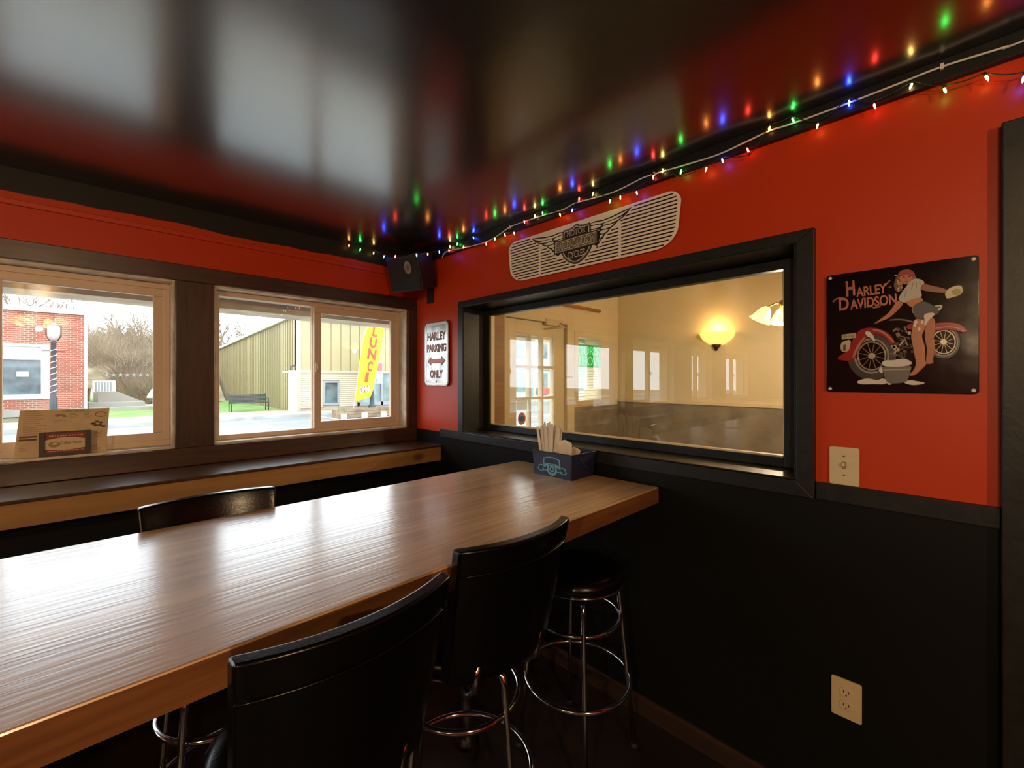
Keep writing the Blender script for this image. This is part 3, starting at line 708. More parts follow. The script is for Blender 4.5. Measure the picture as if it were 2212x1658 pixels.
for txt, y_, wd, ht in (('HARLEY', 0.340, 0.215, 0.055), ('PARKING', 0.258, 0.225, 0.052), ('ONLY', 0.080, 0.150, 0.052)):
    me = text_mesh(txt, 'lettering', 0.05, 0.0012, width=wd*1.02, height=ht*1.06, z=0.014, off=0.0022); me.transform(Matrix.Translation((PSW/2+0.003, y_-0.001, 0)))
    lt = finish('lettering', me, M_EDGE, ps, local=True)
    me = text_mesh(txt, 'lettering', 0.05, 0.0008, width=wd*0.97, height=ht*0.93, z=0.0152, off=0.0); me.transform(Matrix.Translation((PSW/2+0.001, y_+0.001, 0)))
    finish('letter_face', me, M_PINK, lt, local=True)
arw = [(-0.105, 0), (-0.062, 0.030), (-0.062, 0.014), (0.062, 0.014), (0.062, 0.030), (0.105, 0), (0.062, -0.030), (0.062, -0.014), (-0.062, -0.014), (-0.062, -0.030)]
lp2('arrow', [[(PSW/2+x*1.02+0.002, 0.169+y*1.06-0.002) for x, y in arw]], M_EDGE, 0.014)
lp2('arrow_face', [[(PSW/2+x*0.95, 0.169+y*0.88) for x, y in arw]], M_PINK, 0.015, 0.0008)
for y_ in (0.025, PSH-0.025):
    MB().lathe([(0.008, 0), (0.007, 0.0175), (0.003, 0.019)], (PSW/2, y_, 0), 14).build('screw', M_WHITE, ps, local=True)

# ------------------------------------------------------------------ embossed tin sign with motorcycle scene
TS_Y, TS_Z, TSW, TSH = 0.2713, H-0.040, 0.331, 0.371
ts = thing('tin_sign', 'glossy black embossed tin sign of a person washing a red motorcycle above the light switch', 'wall sign', M=frame_right(TS_Y, TS_Z, XR-0.001))
M_TIN = mat('glossy_black_tin', (0.004, 0.004, 0.004), rough=0.13, spec=0.4, bump=0.25, bscale=14)
finish('panel', curve_mesh([rrect(TSW, TSH, 0.008, 5, TSW/2, TSH/2)], 'panel', 0.002, 0.001, 2, 0.006), M_TIN, ts, local=True)
def tp(p):       # tracing grid of the sign (1745 x 1658) -> metres on the sign face
    X_, Y_, Z_ = onX(1760+p[0]*0.22923, 520+p[1]*0.22923)
    return (TS_Y-Y_, Z_-TS_Z)
def chaikin(p, n=2):
    for _ in range(n):
        q = []
        for i in range(len(p)):
            a_, b_ = p[i], p[(i+1) % len(p)]
            q += [(a_[0]*0.75+b_[0]*0.25, a_[1]*0.75+b_[1]*0.25), (a_[0]*0.25+b_[0]*0.75, a_[1]*0.25+b_[1]*0.75)]
        p = q
    return p
SHARP = ('number_plate_relief', 'spoke_relief', 'tail_lens_relief', 'tyre_relief', 'whitewall_relief', 'rim_relief', 'hub_relief', 'eye_relief', 'mouth_relief', 'hair_glint_relief', 'lettering_flourish', 'bucket_band_relief')
def em(name, pts, col, z=0.0085, d=0.0012, bev=0.0009, rough=0.3, metal=0.0, holes=()):
    if name not in SHARP: pts = chaikin(list(pts))
    m = mat('tin_%s_%d' % (name, int(col[0]*1000)), col, rough=rough, metal=metal, coat=0.4)
    return finish(name, curve_mesh([[tp(p) for p in pts]]+[[tp(p) for p in h] for h in holes], name, d, bev, 1, z), m, ts, local=True)
SK, SK2 = (0.42, 0.16, 0.075), (0.36, 0.12, 0.055)
TY_ = (0.03, 0.028, 0.022)
def wheel(cx, cy, ro, ri, sq):
    em('tyre_relief', ellipse(cx, cy, ro*sq, ro, 40), TY_, 0.0085, holes=[ellipse(cx, cy, ri*1.12*sq, ri*1.12, 40)])
    em('whitewall_relief', ellipse(cx, cy, ri*1.22*sq, ri*1.22, 40), (0.22, 0.21, 0.18), 0.0095, 0.0008, 0.0005, holes=[ellipse(cx, cy, ri*1.10*sq, ri*1.10, 40)])
    em('rim_relief', ellipse(cx, cy, ri*1.02*sq, ri*1.02, 40), (0.30, 0.27, 0.21), 0.0088, 0.0008, 0.0004, 0.25, 0.6, holes=[ellipse(cx, cy, ri*0.92*sq, ri*0.92, 40)])
    em('hub_relief', ellipse(cx, cy, 30*sq, 26, 20), (0.40, 0.36, 0.28), 0.0095, metal=0.6)
    for k in range(12):
        a = k*math.pi/6+0.2; c_, s_ = math.cos(a), math.sin(a)
        em('spoke_relief', [(cx+c_*20*sq-s_*3, cy+s_*20+c_*3), (cx+c_*ri*0.93*sq-s_*3, cy+s_*ri*0.93+c_*3), (cx+c_*ri*0.93*sq+s_*3, cy+s_*ri*0.93-c_*3), (cx+c_*20*sq+s_*3, cy+s_*20-c_*3)], (0.20, 0.17, 0.12), 0.0085, 0.0006, 0.0003, 0.25, 0.6)
wheel(540, 1085, 225, 135, 1.0); wheel(1215, 955, 155, 112, 1.0)
REDM = (0.27, 0.022, 0.018)
em('rear_fender_relief', [(212, 1118), (340, 1132), (372, 1122), (395, 1070), (425, 1000), (465, 935), (530, 885), (610, 878), (680, 920), (722, 992), (752, 955), (725, 900), (660, 850), (575, 824), (480, 824), (415, 855), (385, 905), (345, 980), (300, 1055), (250, 1082)], REDM, 0.0105, 0.002, 0.0012, 0.2)
em('fender_line_relief', [(372, 1110), (430, 985), (490, 905), (470, 905), (405, 985), (360, 1090)], (0.42, 0.16, 0.13), 0.0135, 0.0004, 0.0002)
em('fender_line_relief', [(540, 845), (640, 865), (710, 925), (742, 965), (750, 955), (712, 905), (650, 852), (570, 832)], (0.42, 0.14, 0.11), 0.0135, 0.0004, 0.0002)
em('front_fender_relief', [(1100, 800), (1150, 778), (1250, 772), (1345, 780), (1405, 812), (1435, 856), (1400, 868), (1330, 842), (1230, 838), (1130, 850)], REDM, 0.0105, 0.002, 0.0012, 0.2)
em('fender_line_relief', [(1130, 825), (1240, 808), (1340, 815), (1420, 852), (1410, 858), (1335, 824), (1240, 817), (1132, 833)], (0.45, 0.20, 0.16), 0.0135, 0.0004, 0.0002)
em('tank_relief', [(860, 812), (900, 785), (965, 770), (990, 800), (960, 835), (890, 840)], REDM, 0.0100, 0.0018, 0.001, 0.2)
em('frame_tube_relief', [(700, 745), (800, 735), (905, 752), (960, 775), (955, 785), (900, 765), (800, 748), (702, 757)], (0.10, 0.095, 0.08), 0.0095, metal=0.6)
random.seed(11)
for k in range(34):      # engine, primary case, chain and struts
    x_, y_ = random.uniform(742, 925), random.uniform(835, 1105); long_ = k % 3 == 0
    a_, b_ = (random.uniform(26, 48), random.uniform(4, 8)) if long_ else (random.uniform(9, 24), random.uniform(8, 18)); an = random.choice((20, 60, 75, 110, 140))+random.uniform(-8, 8)
    g_ = random.choice((0.03, 0.05, 0.09, 0.16, 0.36))
    c_, s_ = math.cos(math.radians(an)), math.sin(math.radians(an))
    em('engine_part_relief', [(x_+c_*p-s_*q, y_+s_*p+c_*q) for p, q in ((-a_, -b_), (0, -b_), (a_, -b_), (a_, b_), (0, b_), (-a_, b_))], (g_, g_*0.9, g_*0.72), 0.0085+0.0004*(k % 5), 0.001, 0.0006, 0.25, 0.5)
em('number_plate_relief', [(262, 888), (390, 870), (393, 915), (263, 932)], (0.42, 0.36, 0.22), 0.0135, 0.0008, 0.0003)
me = text_mesh('83-122', 'number_print', 0.01, 0.0004, width=0.026, height=0.0075, z=0.0152, shear=0.0); xx_, yy_ = tp((328, 900)); me.transform(Matrix.Translation((xx_, yy_, 0)) @ Matrix.Rotation(R_(2), 4, 'Z'))
finish('number_print', me, M_INK, ts, local=True)
em('tail_light_relief', [(252, 965), (300, 945), (345, 935), (335, 1000), (322, 1042), (258, 1048)], (0.50, 0.42, 0.30), 0.0125, 0.002, 0.0012, 0.15)
em('tail_lens_relief', [(278, 985), (300, 980), (298, 1035), (276, 1036)], (0.10, 0.04, 0.02), 0.0158, 0.0005, 0.0002)
em('saddle_relief', [(1110, 620), (1200, 605), (1200, 630), (1165, 672), (1110, 655)], (0.52, 0.48, 0.42), 0.0085)
em('saddle_relief', [(1125, 628), (1190, 620), (1185, 634), (1128, 642)], (0.02, 0.02, 0.018), 0.0112, 0.0005, 0.0002)
# figure
em('rear_leg_relief', [(1060, 735), (1125, 728), (1135, 800), (1128, 860), (1112, 905), (1130, 975), (1128, 1050), (1108, 1120), (1118, 1148), (1085, 1160), (1055, 1158), (1052, 1110), (1068, 1030), (1050, 960), (1042, 880), (1050, 800)], SK2, 0.0110, 0.002, 0.0015)
em('front_leg_relief', [(940, 738), (1055, 738), (1045, 790), (1030, 840), (1003, 892), (1012, 940), (1032, 1000), (1038, 1080), (1030, 1130), (1052, 1150), (1040, 1175), (1000, 1210), (960, 1250), (930, 1266), (893, 1268), (920, 1240), (950, 1205), (965, 1150), (945, 1060), (932, 985), (915, 905), (928, 820)], SK, 0.0125, 0.0025, 0.0018)
em('midriff_relief', [(862, 575), (930, 548), (1008, 540), (1022, 580), (965, 612), (915, 632), (880, 605)], SK, 0.0115, 0.002, 0.0012)
em('shorts_relief', [(925, 640), (960, 608), (1020, 575), (1090, 602), (1160, 648), (1168, 692), (1105, 715), (1060, 742), (985, 740), (945, 722)], (0.075, 0.075, 0.075), 0.0135, 0.0025, 0.0016, 0.5)
em('belt_relief', [(915, 640), (945, 618), (965, 640), (950, 700), (925, 690)], (0.26, 0.24, 0.19), 0.0165, 0.0005, 0.0003, 0.2, 0.5)
em('suds_relief', [(1028, 700), (1088, 682), (1135, 688), (1112, 722), (1072, 752), (1050, 800), (1032, 805), (1040, 750)], (0.62, 0.52, 0.47), 0.0165, 0.001, 0.0006)
for (x_, y_) in ((955, 770), (985, 835), (1015, 770), (945, 800)):
    em('suds_relief', ellipse(x_, y_, 13, 17, 12), (0.66, 0.56, 0.46), 0.0160, 0.0008, 0.0004)
em('reaching_arm_relief', [(790, 560), (838, 588), (806, 632), (745, 692), (700, 728), (660, 748), (620, 760), (565, 788), (600, 760), (650, 725), (700, 688), (742, 630)], SK, 0.0110, 0.002, 0.0014)
em('outstretched_arm_relief', [(985, 428), (1030, 408), (1090, 430), (1170, 446), (1245, 466), (1240, 497), (1150, 492), (1080, 482), (1005, 470)], (0.22, 0.08, 0.045), 0.0110, 0.002, 0.0014)
em('shirt_relief', [(905, 385), (955, 366), (1010, 378), (1035, 408), (1000, 424), (990, 468), (1012, 540), (930, 550), (870, 578), (845, 590), (788, 562), (828, 492), (865, 448)], (0.46, 0.42, 0.36), 0.0135, 0.002, 0.0015, 0.5)
for q in ((930, 400, 915, 470), (960, 395, 960, 460), (985, 400, 1005, 420), (870, 470, 850, 540)):
    em('shirt_fold_relief', [(q[0]-3, q[1]), (q[0]+3, q[1]), (q[2]+3, q[3]), (q[2]-3, q[3])], (0.22, 0.19, 0.15), 0.0168, 0.0003, 0.0002)
em('hair_relief', [(775, 345), (805, 325), (808, 390), (835, 428), (812, 475), (785, 488), (760, 462), (752, 415)], (0.14, 0.06, 0.02), 0.0125, 0.002, 0.0014)
em('hair_relief', [(915, 338), (945, 335), (955, 362), (930, 402), (900, 400)], (0.24, 0.09, 0.02), 0.0125, 0.002, 0.0012)
em('face_relief', [(802, 345), (862, 322), (920, 340), (915, 368), (898, 392), (868, 416), (838, 414), (812, 388)], SK, 0.0140, 0.002, 0.0014)
em('bandana_relief', [(786, 335), (806, 300), (850, 280), (905, 282), (945, 318), (938, 348), (870, 322), (806, 342)], (0.28, 0.035, 0.025), 0.0150, 0.002, 0.0013)
for (x_, y_) in ((845, 352), (890, 348)):
    em('eye_relief', ellipse(x_, y_, 11, 4, 10), (0.03, 0.015, 0.01), 0.0178, 0.0003, 0.0002)
em('mouth_relief', ellipse(866, 392, 12, 5, 10), (0.30, 0.03, 0.02), 0.0178, 0.0003, 0.0002)
em('nose_relief', [(866, 355), (874, 375), (860, 376)], SK2, 0.0175, 0.0004, 0.0003)
random.seed(2)
for k in range(16):
    em('hair_glint_relief', ellipse(random.uniform(762, 825), random.uniform(330, 480), random.uniform(4, 11), random.uniform(4, 9), 8), (0.55, 0.42, 0.26), 0.0158, 0.0005, 0.0003, 0.2)
em('cloth_relief', [(1228, 500), (1262, 456), (1365, 424), (1392, 460), (1378, 512), (1250, 552), (1238, 535)], (0.60, 0.53, 0.38), 0.0125, 0.002, 0.0014, 0.5)
em('cloth_patch_relief', [(1300, 468), (1355, 455), (1378, 480), (1370, 508), (1315, 520), (1290, 495)], (0.34, 0.33, 0.09), 0.0158, 0.0005, 0.0003, 0.5)
em('bucket_relief', [(640, 1180), (912, 1172), (905, 1215), (880, 1310), (840, 1335), (720, 1345), (675, 1310), (655, 1240)], (0.13, 0.125, 0.11), 0.0125, 0.002, 0.0015, 0.3, 0.4)
em('bucket_band_relief', [(648, 1212), (906, 1204), (904, 1214), (650, 1222)], (0.30, 0.28, 0.24), 0.0158, 0.0004, 0.0002, 0.3, 0.4)
em('suds_relief', [(632, 1155), (672, 1128), (740, 1132), (800, 1118), (860, 1116), (925, 1150), (885, 1175), (770, 1188), (665, 1182)], (0.58, 0.56, 0.50), 0.0150, 0.002, 0.0014, 0.6)
for q in ([(398, 1332), (440, 1308), (520, 1298), (590, 1318), (650, 1295), (690, 1320), (670, 1350), (560, 1345), (450, 1350)], [(680, 1300), (720, 1290), (745, 1320), (720, 1355), (690, 1350)], [(832, 1332), (900, 1312), (945, 1322), (1045, 1336), (1000, 1350), (920, 1358)], ellipse(875, 1262, 18, 18, 12), ellipse(632, 1218, 20, 24, 12)):
    em('suds_relief', q, (0.60, 0.55, 0.45), 0.0120, 0.0018, 0.0012, 0.6)
em('suds_relief', [(478, 865), (510, 850), (548, 885), (560, 905), (575, 945), (560, 950), (540, 915), (500, 905)], (0.60, 0.48, 0.46), 0.0140, 0.001, 0.0006)
M_COPPER = mat('copper_lettering', (0.42, 0.15, 0.085), rough=0.3, metal=0.4)
def tletter(txt, px_, py_, wpx, hpx, rot=7):
    a_ = Vector(tp((px_-wpx/2, py_))); b_ = Vector(tp((px_+wpx/2, py_))); h_ = (Vector(tp((px_, py_-hpx/2)))-Vector(tp((px_, py_+hpx/2)))).length
    me = text_mesh(txt, 'lettering', 0.03, 0.0014, width=(b_-a_).length, height=h_, z=0.0085, bev=0.0005, off=0.0004)
    cxy = Vector(tp((px_, py_))); me.transform(Matrix.Translation((cxy.x, cxy.y, 0)) @ Matrix.Rotation(R_(rot*0.35), 4, 'Z'))
    finish('lettering', me, M_COPPER, ts, local=True)
tletter('H', 340, 452, 82, 145); tletter('ARLEY', 535, 470, 285, 92); tletter('-', 712, 440, 26, 8)
tletter('D', 278, 598, 92, 120); tletter('AVIDSON', 550, 578, 432, 98)
em('lettering_flourish', band([(178, 580), (205, 552), (245, 540), (285, 548)], 9), (0.40, 0.15, 0.09), 0.0090, 0.0008, 0.0004)
em('lettering_flourish', band([(668, 425), (700, 390), (712, 375)], 9), (0.40, 0.15, 0.09), 0.0090, 0.0008, 0.0004)
em('lettering_flourish', band([(520, 610), (560, 635), (610, 625), (640, 590)], 8), (0.40, 0.15, 0.09), 0.0090, 0.0008, 0.0004)
for (x, y) in ((0.009, 0.009), (TSW-0.009, 0.009), (0.009, TSH-0.009), (TSW-0.009, TSH-0.009)):
    MB().lathe([(0.0048, 0.0), (0.0048, 0.0105), (0.0028, 0.0115)], (x, y, 0), 14).build('nail', mat('pale_nail', (0.7, 0.66, 0.5), rough=0.3), ts, local=True)

# ------------------------------------------------------------------ switch and outlet plates
sw = thing('light_switch', 'ivory toggle light switch plate resting on the black chair rail', 'switch', M=frame_right(0.264, H-0.334, XR-0.001))
finish('cover_plate', curve_mesh([rrect(0.073, 0.117, 0.004, 4, 0.0365, 0.0585)], 'cover_plate', 0.004, 0.0012, 2, 0.0012), M_IVORY, sw, local=True)
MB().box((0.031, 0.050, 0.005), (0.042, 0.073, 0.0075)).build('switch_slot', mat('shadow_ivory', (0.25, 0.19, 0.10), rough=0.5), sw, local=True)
MB().box((0.0335, 0.060, 0.006), (0.0395, 0.070, 0.0185)).build('toggle', M_IVORY, sw, local=True, bevel=0.001)
for y_ in (0.030, 0.090): MB().lathe([(0.003, 0.005), (0.003, 0.0078), (0.001, 0.0082)], (0.0365, y_, 0), 10).build('screw', mat('brass_screw', (0.3, 0.22, 0.1), rough=0.3, metal=0.8), sw, local=True)
ol = thing('wall_outlet', 'ivory duplex power outlet plate low on the black wall', 'outlet', M=frame_right(0.259, H-1.068, XR-0.001))
finish('cover_plate', curve_mesh([rrect(0.074, 0.119, 0.004, 4, 0.037, 0.0595)], 'cover_plate', 0.004, 0.0012, 2, 0.0012), M_IVORY, ol, local=True)
for y_ in (0.040, 0.080):
    rc = finish('receptacle', curve_mesh([rrect(0.034, 0.028, 0.012, 6, 0.037, y_)], 'receptacle', 0.002, 0.0005, 1, 0.0058), M_IVORY, ol, local=True)
    for dx in (-0.0065, 0.0065): MB().box((0.037+dx-0.001, y_-0.001, 0.0070), (0.037+dx+0.001, y_+0.007, 0.0090)).build('slot', M_DARK, rc, local=True)
    MB().lathe([(0.0022, 0.007), (0.0022, 0.0090)], (0.037, y_-0.0075, 0), 10).build('slot', M_DARK, rc, local=True)
MB().lathe([(0.0025, 0.005), (0.0025, 0.0078)], (0.037, 0.060, 0), 10).build('screw', M_IVORY, ol, local=True)

# ------------------------------------------------------------------ corner loudspeaker
SPM = Matrix.Translation((1.642, 2.554, H+0.632)) @ Matrix.Rotation(R_(22), 4, 'Z') @ Matrix.Rotation(R_(-18), 4, 'Y')
spk = thing('loudspeaker', 'black loudspeaker on a wall bracket in the corner under the ceiling', 'speaker', M=SPM)
M_SPK = mat('black_speaker_cabinet', (0.010, 0.010, 0.012), rough=0.5, bump=0.2, bscale=200)
MB().box((-0.180, -0.122, 0.0), (0.0, 0.122, 0.230)).build('cabinet', M_SPK, spk, local=True, bevel=0.008)
MB().box((-0.193, -0.118, 0.004), (-0.180, 0.118, 0.226)).build('grille', mat('speaker_grille_cloth', (0.012, 0.012, 0.013), rough=0.8, bump=0.5, bscale=600), spk, local=True, bevel=0.006)
BX = Matrix(((0, 0, -1, -0.193), (-1, 0, 0, -0.045), (0, 1, 0, 0.150), (0, 0, 0, 1)))
for nm, sp_, m_, z_ in (('badge', [ellipse(0, 0, 0.026, 0.040)], mat('grey_badge', (0.28, 0.26, 0.22), rough=0.35, metal=0.4), 0.0), ('badge_ring', [ellipse(0, -0.003, 0.016, 0.016), ellipse(0, -0.003, 0.013, 0.013)], M_DARK, 0.003), ('badge_mark', [rrect(0.016, 0.004, 0.001, 2, 0, 0.001)], M_DARK, 0.003), ('badge_mark', [rrect(0.016, 0.004, 0.001, 2, 0, -0.007)], M_DARK, 0.003)):
    me = curve_mesh(sp_, nm, 0.003 if nm == 'badge' else 0.0008, z=z_); me.transform(BX); finish(nm, me, m_, spk, local=True)
brk = MB().box((XR-0.012, 2.505, H+0.53), (XR-0.001, 2.575, H+0.70)).box((XR-0.05, 2.515, H+0.64), (XR-0.012, 2.565, H+0.67)).build('wall_bracket', M_SPK, spk)
# ------------------------------------------------------------------ string lights and white cable
BC = {'g': (0.05, 1.0, 0.10), 'b': (0.03, 0.08, 1.0), 'r': (1.0, 0.05, 0.03), 'o': (1.0, 0.33, 0.06), 'y': (1.0, 0.62, 0.15)}
BM = {k: emis('bulb_'+k, v, {'g': 26, 'b': 60, 'r': 30, 'o': 26, 'y': 22}[k]) for k, v in BC.items()}
M_GWIRE = mat('dark_green_wire', (0.01, 0.03, 0.015), rough=0.5)
BULBS = [(754, 530, 'o', 'W'), (778, 540, 'g', 'W'), (807, 547, 'y', 'W'), (829, 555, 'b', 'S'), (854, 553, 'r', 'S'), (900, 552, 'g', 'S'), (924, 550, 'o', 'S'), (949, 545, 'b', 'S'),
 (970, 542, 'r'), (972, 528, 'y'), (988, 525, 'g'), (1001, 534, 'o'), (1023, 514, 'b'), (1050, 526, 'r'), (1069, 517, 'g'), (1091, 508, 'o'), (1111, 505, 'b'), (1133, 480, 'r'), (1155, 468, 'y'),
 (1172, 461, 'g'), (1210, 465, 'o'), (1236, 455, 'b'), (1251, 423, 'r'), (1281, 415, 'y'), (1317, 436, 'g'), (1340, 428, 'o'), (1376, 418, 'b'), (1411, 384, 'r'), (1431, 370, 'y'), (1471, 370, 'g'),
 (1525, 367, 'o'), (1561, 348, 'b'), (1615, 323, 'r'), (1662, 272, 'o'), (1713, 250, 'g'), (1765, 274, 'o'), (1834, 224, 'b'), (1890, 231, 'r'), (1967, 188, 'y'), (2042, 197, 'g'), (2133, 170, 'o'), (2210, 173, 'b')]
sl_ = thing('string_lights', 'string of tiny multicoloured mini lights along the red wall under the ceiling', 'string lights', (XR-0.03, 1.0, H+0.85))
pts_w = []
for q in BULBS:
    px_, py_, cc = q[:3]; kind = q[3] if len(q) > 3 else 'R'
    if kind == 'W': p = Vector(onY(px_, py_, YW-0.03))
    elif kind == 'S': p = Vector(onX(px_, py_, 1.345)) if px_ < 900 else Vector(onX(px_, py_, 1.345+0.0056*(px_-900)))
    else: p = Vector(onX(px_, py_, XR-0.034))
    p.z = min(p.z, ZC-0.022)
    pts_w.append((p, cc))
# the wire follows the bulbs' sockets
wire = [Vector(onY(725, 522, YW-0.02))]
random.seed(9)
for p, cc in pts_w:
    dirv = Vector((random.uniform(-0.25, 0.1), random.uniform(-0.3, 0.3), random.choice((-1, -1, -0.9, 0.6)))).normalized()
    if p.z > ZC-0.05: dirv.z = -abs(dirv.z)
    root = p-dirv*0.020
    root.z = min(root.z, ZC-0.006); root.x = min(root.x, XR-0.026)
    wire.append(root)
    n = (p-root).normalized(); q = n.to_track_quat('Z', 'Y').to_matrix().to_4x4(); MX = Matrix.Translation(root) @ q
    bl = MB().lathe([(0.0030, 0.0), (0.0030, 0.010)], n=8, M=MX).build('socket', M_GWIRE, sl_)
    MB().lathe([(0.0022, 0.009), (0.0030, 0.014), (0.0026, 0.021), (0.0008, 0.027)], n=8, M=MX).build('bulb', BM[cc], bl)
wire.append(Vector((XR-0.034, -0.35, H+0.83)))
sm = []
for a, b in zip(wire, wire[1:]):
    for k in range(6):
        t = k/6; sm.append(a.lerp(b, t)+Vector((0, 0, -0.006*math.sin(math.pi*t))))
sm.append(wire[-1])
MB().tube(sm, 0.0016, 5).build('wire', M_GWIRE, sl_)
CAB = [(2212, 88), (2177, 100), (2035, 144), (1953, 176), (1834, 222), (1712, 267), (1664, 282), (1610, 307), (1548, 335), (1480, 356), (1432, 370), (1391, 383), (1367, 395), (1325, 415), (1282, 428), (1241, 439), (1217, 452), (1174, 465), (1134, 478), (1102, 490), (1082, 504), (1058, 519), (1032, 528), (1003, 535), (965, 543), (955, 556)]
cp = [Vector(onX(px_, py_, XR-0.026)) for px_, py_ in CAB]
cp = [Vector((XR-0.026, -0.6, H+0.868))]+cp
wc = thing('white_cable', 'thin white speaker cable clipped along the black board above the red wall', 'cable', (XR-0.026, 1.0, H+0.86))
sm = []
for i in range(len(cp)-1):
    p0, p1, p2, p3 = cp[max(0, i-1)], cp[i], cp[i+1], cp[min(len(cp)-1, i+2)]
    for k in range(4):
        t = k/4; v = 0.5*((2*p1)+(p2-p0)*t+(2*p0-5*p1+4*p2-p3)*t*t+(3*p1-p0-3*p2+p3)*t**3)
        v.z = min(v.z, ZC-0.004); v.x = XR-0.026; sm.append(v)
sm.append(cp[-1])
MB().tube(sm, 0.0030, 8).build('cable', M_WHITE, wc)
for px_, py_ in ((2035, 144), (1413, 376), (1102, 490)):
    p = Vector(onX(px_, py_, XR-0.026)); MB().box(p-Vector((0.005, 0.004, 0.008)), p+Vector((0.004, 0.004, 0.008))).build('clip', M_WHITE, wc, bevel=0.001)

# ------------------------------------------------------------------ ceiling lamps of this room (behind the camera)
M_SHADE = mat('frosted_tulip_shade', (0.85, 0.62, 0.32), rough=0.5, emit=(1.0, 0.50, 0.13), estr=4.0)
M_BULB = emis('warm_bulb', (1.0, 0.70, 0.36), 14)
M_BRASS = mat('aged_brass', (0.30, 0.20, 0.08), rough=0.3, metal=0.9)
def fan_lamp(x, y, zc, power, label, group=None, drop=0.10, col=(1.0, 0.72, 0.42), nsh=4, rad=0.16):
    t = thing('ceiling_lamp', label, 'lamp', (x, y, zc), group=group)
    MB().lathe([(0.065, -0.0), (0.06, -0.025), (0.02, -0.03), (0.012, -drop), (0.03, -drop-0.005), (0.035, -drop-0.05), (0.01, -drop-0.07)], (x, y, zc), 20).build('stem', M_BRASS, t)
    for k in range(nsh):
        a = 2*math.pi*k/nsh+0.4; dx, dy = math.cos(a), math.sin(a)
        MB().tube([(x, y, zc-drop-0.03), (x+dx*rad*0.5, y+dy*rad*0.5, zc-drop-0.02), (x+dx*rad, y+dy*rad, zc-drop-0.045)], 0.006, 8).build('arm', M_BRASS, t)
        ax = Vector((dx*0.55, dy*0.55, -1)).normalized(); MX = Matrix.Translation((x+dx*rad, y+dy*rad, zc-drop-0.045)) @ ax.to_track_quat('Z', 'Y').to_matrix().to_4x4()
        prof = [(0.016, 0.0), (0.034, 0.02), (0.046, 0.05), (0.058, 0.085), (0.070, 0.10)]
        MB().lathe(prof, n=20, cap=False, M=MX).build('tulip_shade', M_SHADE, t)
        MB().lathe([(0.010, 0.02), (0.022, 0.045), (0.020, 0.07), (0.004, 0.082)], n=14, M=MX).build('bulb', M_BULB, t)
    ld_ = bpy.data.lights.new('lamp_light', 'POINT'); ld_.energy = power; ld_.color = col; ld_.shadow_soft_size = 0.03
    lo_ = bpy.data.objects.new('lamp_light', ld_); COL.objects.link(lo_); lo_.parent = t; lo_.location = (0, 0, -drop-0.19)
    return t
fan_lamp(-0.45, -1.9, ZC, 75, 'ceiling lamp with four tulip shades over the open floor near the black door')
fan_lamp(-2.6, -0.9, ZC, 115, 'ceiling lamp with four tulip shades over the middle of the bar room')
fan_lamp(-5.8, -0.6, ZC, 50, 'ceiling lamp with four tulip shades near the far end wall')

# ------------------------------------------------------------------ the room behind the interior window
X2, Y2, Z2 = 4.46, -2.6, H+1.15
M_FL2 = mat('grey_brown_floor', (0.10, 0.08, 0.05), rough=0.5)
sbox('floor_2', (XR2, Y2, -0.1), (X2+0.1, YW, 0), M_FL2)
sbox('ceiling_2', (XR2, Y2, Z2), (X2+0.1, YO, Z2+0.1), mat('cream_ceiling', (0.7, 0.6, 0.42), rough=0.6))
ZW2 = H-0.235
def wall2(name, lo, hi): 
    sbox(name, lo, hi, M_CREAM)
sbox('wall_far', (X2, Y2, 0), (X2+0.1, YO, Z2), M_CREAM)
sbox('wall_rear', (XR2, Y2-0.1, 0), (X2+0.1, Y2, Z2), M_CREAM)
sbox('wall_partition', (XR2, Y2, 0), (XR2+0.01, OY0, Z2), M_CREAM); sbox('wall_partition_2', (XR2, OY0, OZ1), (XR2+0.01, YW, Z2), M_CREAM); sbox('wall_partition_3', (XR2, OY1, 0), (XR2+0.01, YW, OZ1), M_CREAM)
sbox('trim_40', (X2-0.012, Y2, 0.0), (X2, YW-0.01, ZW2-0.03), M_GREYW)
sbox('trim_41', (X2-0.025, Y2, ZW2-0.03), (X2, YW-0.01, ZW2), M_CREAM)
# facade of that room: door and window openings
DX0, DX1, DZ1 = 2.60, 3.47, H+0.555
NX0, NX1, NZ0, NZ1 = 3.66, 4.10, H-0.25, H+0.46
f = MB()
f.box((XR2, YW, -0.3), (DX0, YO, Z2)).box((DX0, YW, DZ1), (X2, YO, Z2)).box((DX1, YW, -0.3), (NX0, YO, DZ1)).box((NX1, YW, -0.3), (X2, YO, DZ1)).box((NX0, YW, -0.3), (NX1, YO, NZ0)).box((NX0, YW, NZ1), (NX1, YO, DZ1))
struct(f.build('wall_facade', M_CREAM))
sbox('trim_42', (DX1+0.13, YW-0.012, 0), (X2-0.026, YW, ZW2-0.06), M_GREYW)
d2 = bpy.data.objects.new('door_2', None); COL.objects.link(d2); d2.matrix_basis = Matrix.Translation(((DX0+DX1)/2, YW, 0)); struct(d2)
for a, b, c_, d_ in ((DX0-0.09, DX0, 0, DZ1+0.09), (DX1, DX1+0.12, 0, DZ1+0.09), (DX0, DX1, DZ1, DZ1+0.09)):
    MB().box((a, YW-0.02, c_), (b, YW, d_)).build('door_casing', M_CREAMDOOR, d2, bevel=0.003)
sd = MB(); gx0, gx1, gz0, gz1 = DX0+0.17, DX1-0.17, H-0.48, H+0.41
for a, b, c_, d_ in ((DX0+0.004, gx0, 0.01, DZ1-0.004), (gx1, DX1-0.004, 0.01, DZ1-0.004), (gx0, gx1, 0.01, gz0), (gx0, gx1, gz1, DZ1-0.004)): sd.box((a, YW+0.02, c_), (b, YW+0.06, d_))
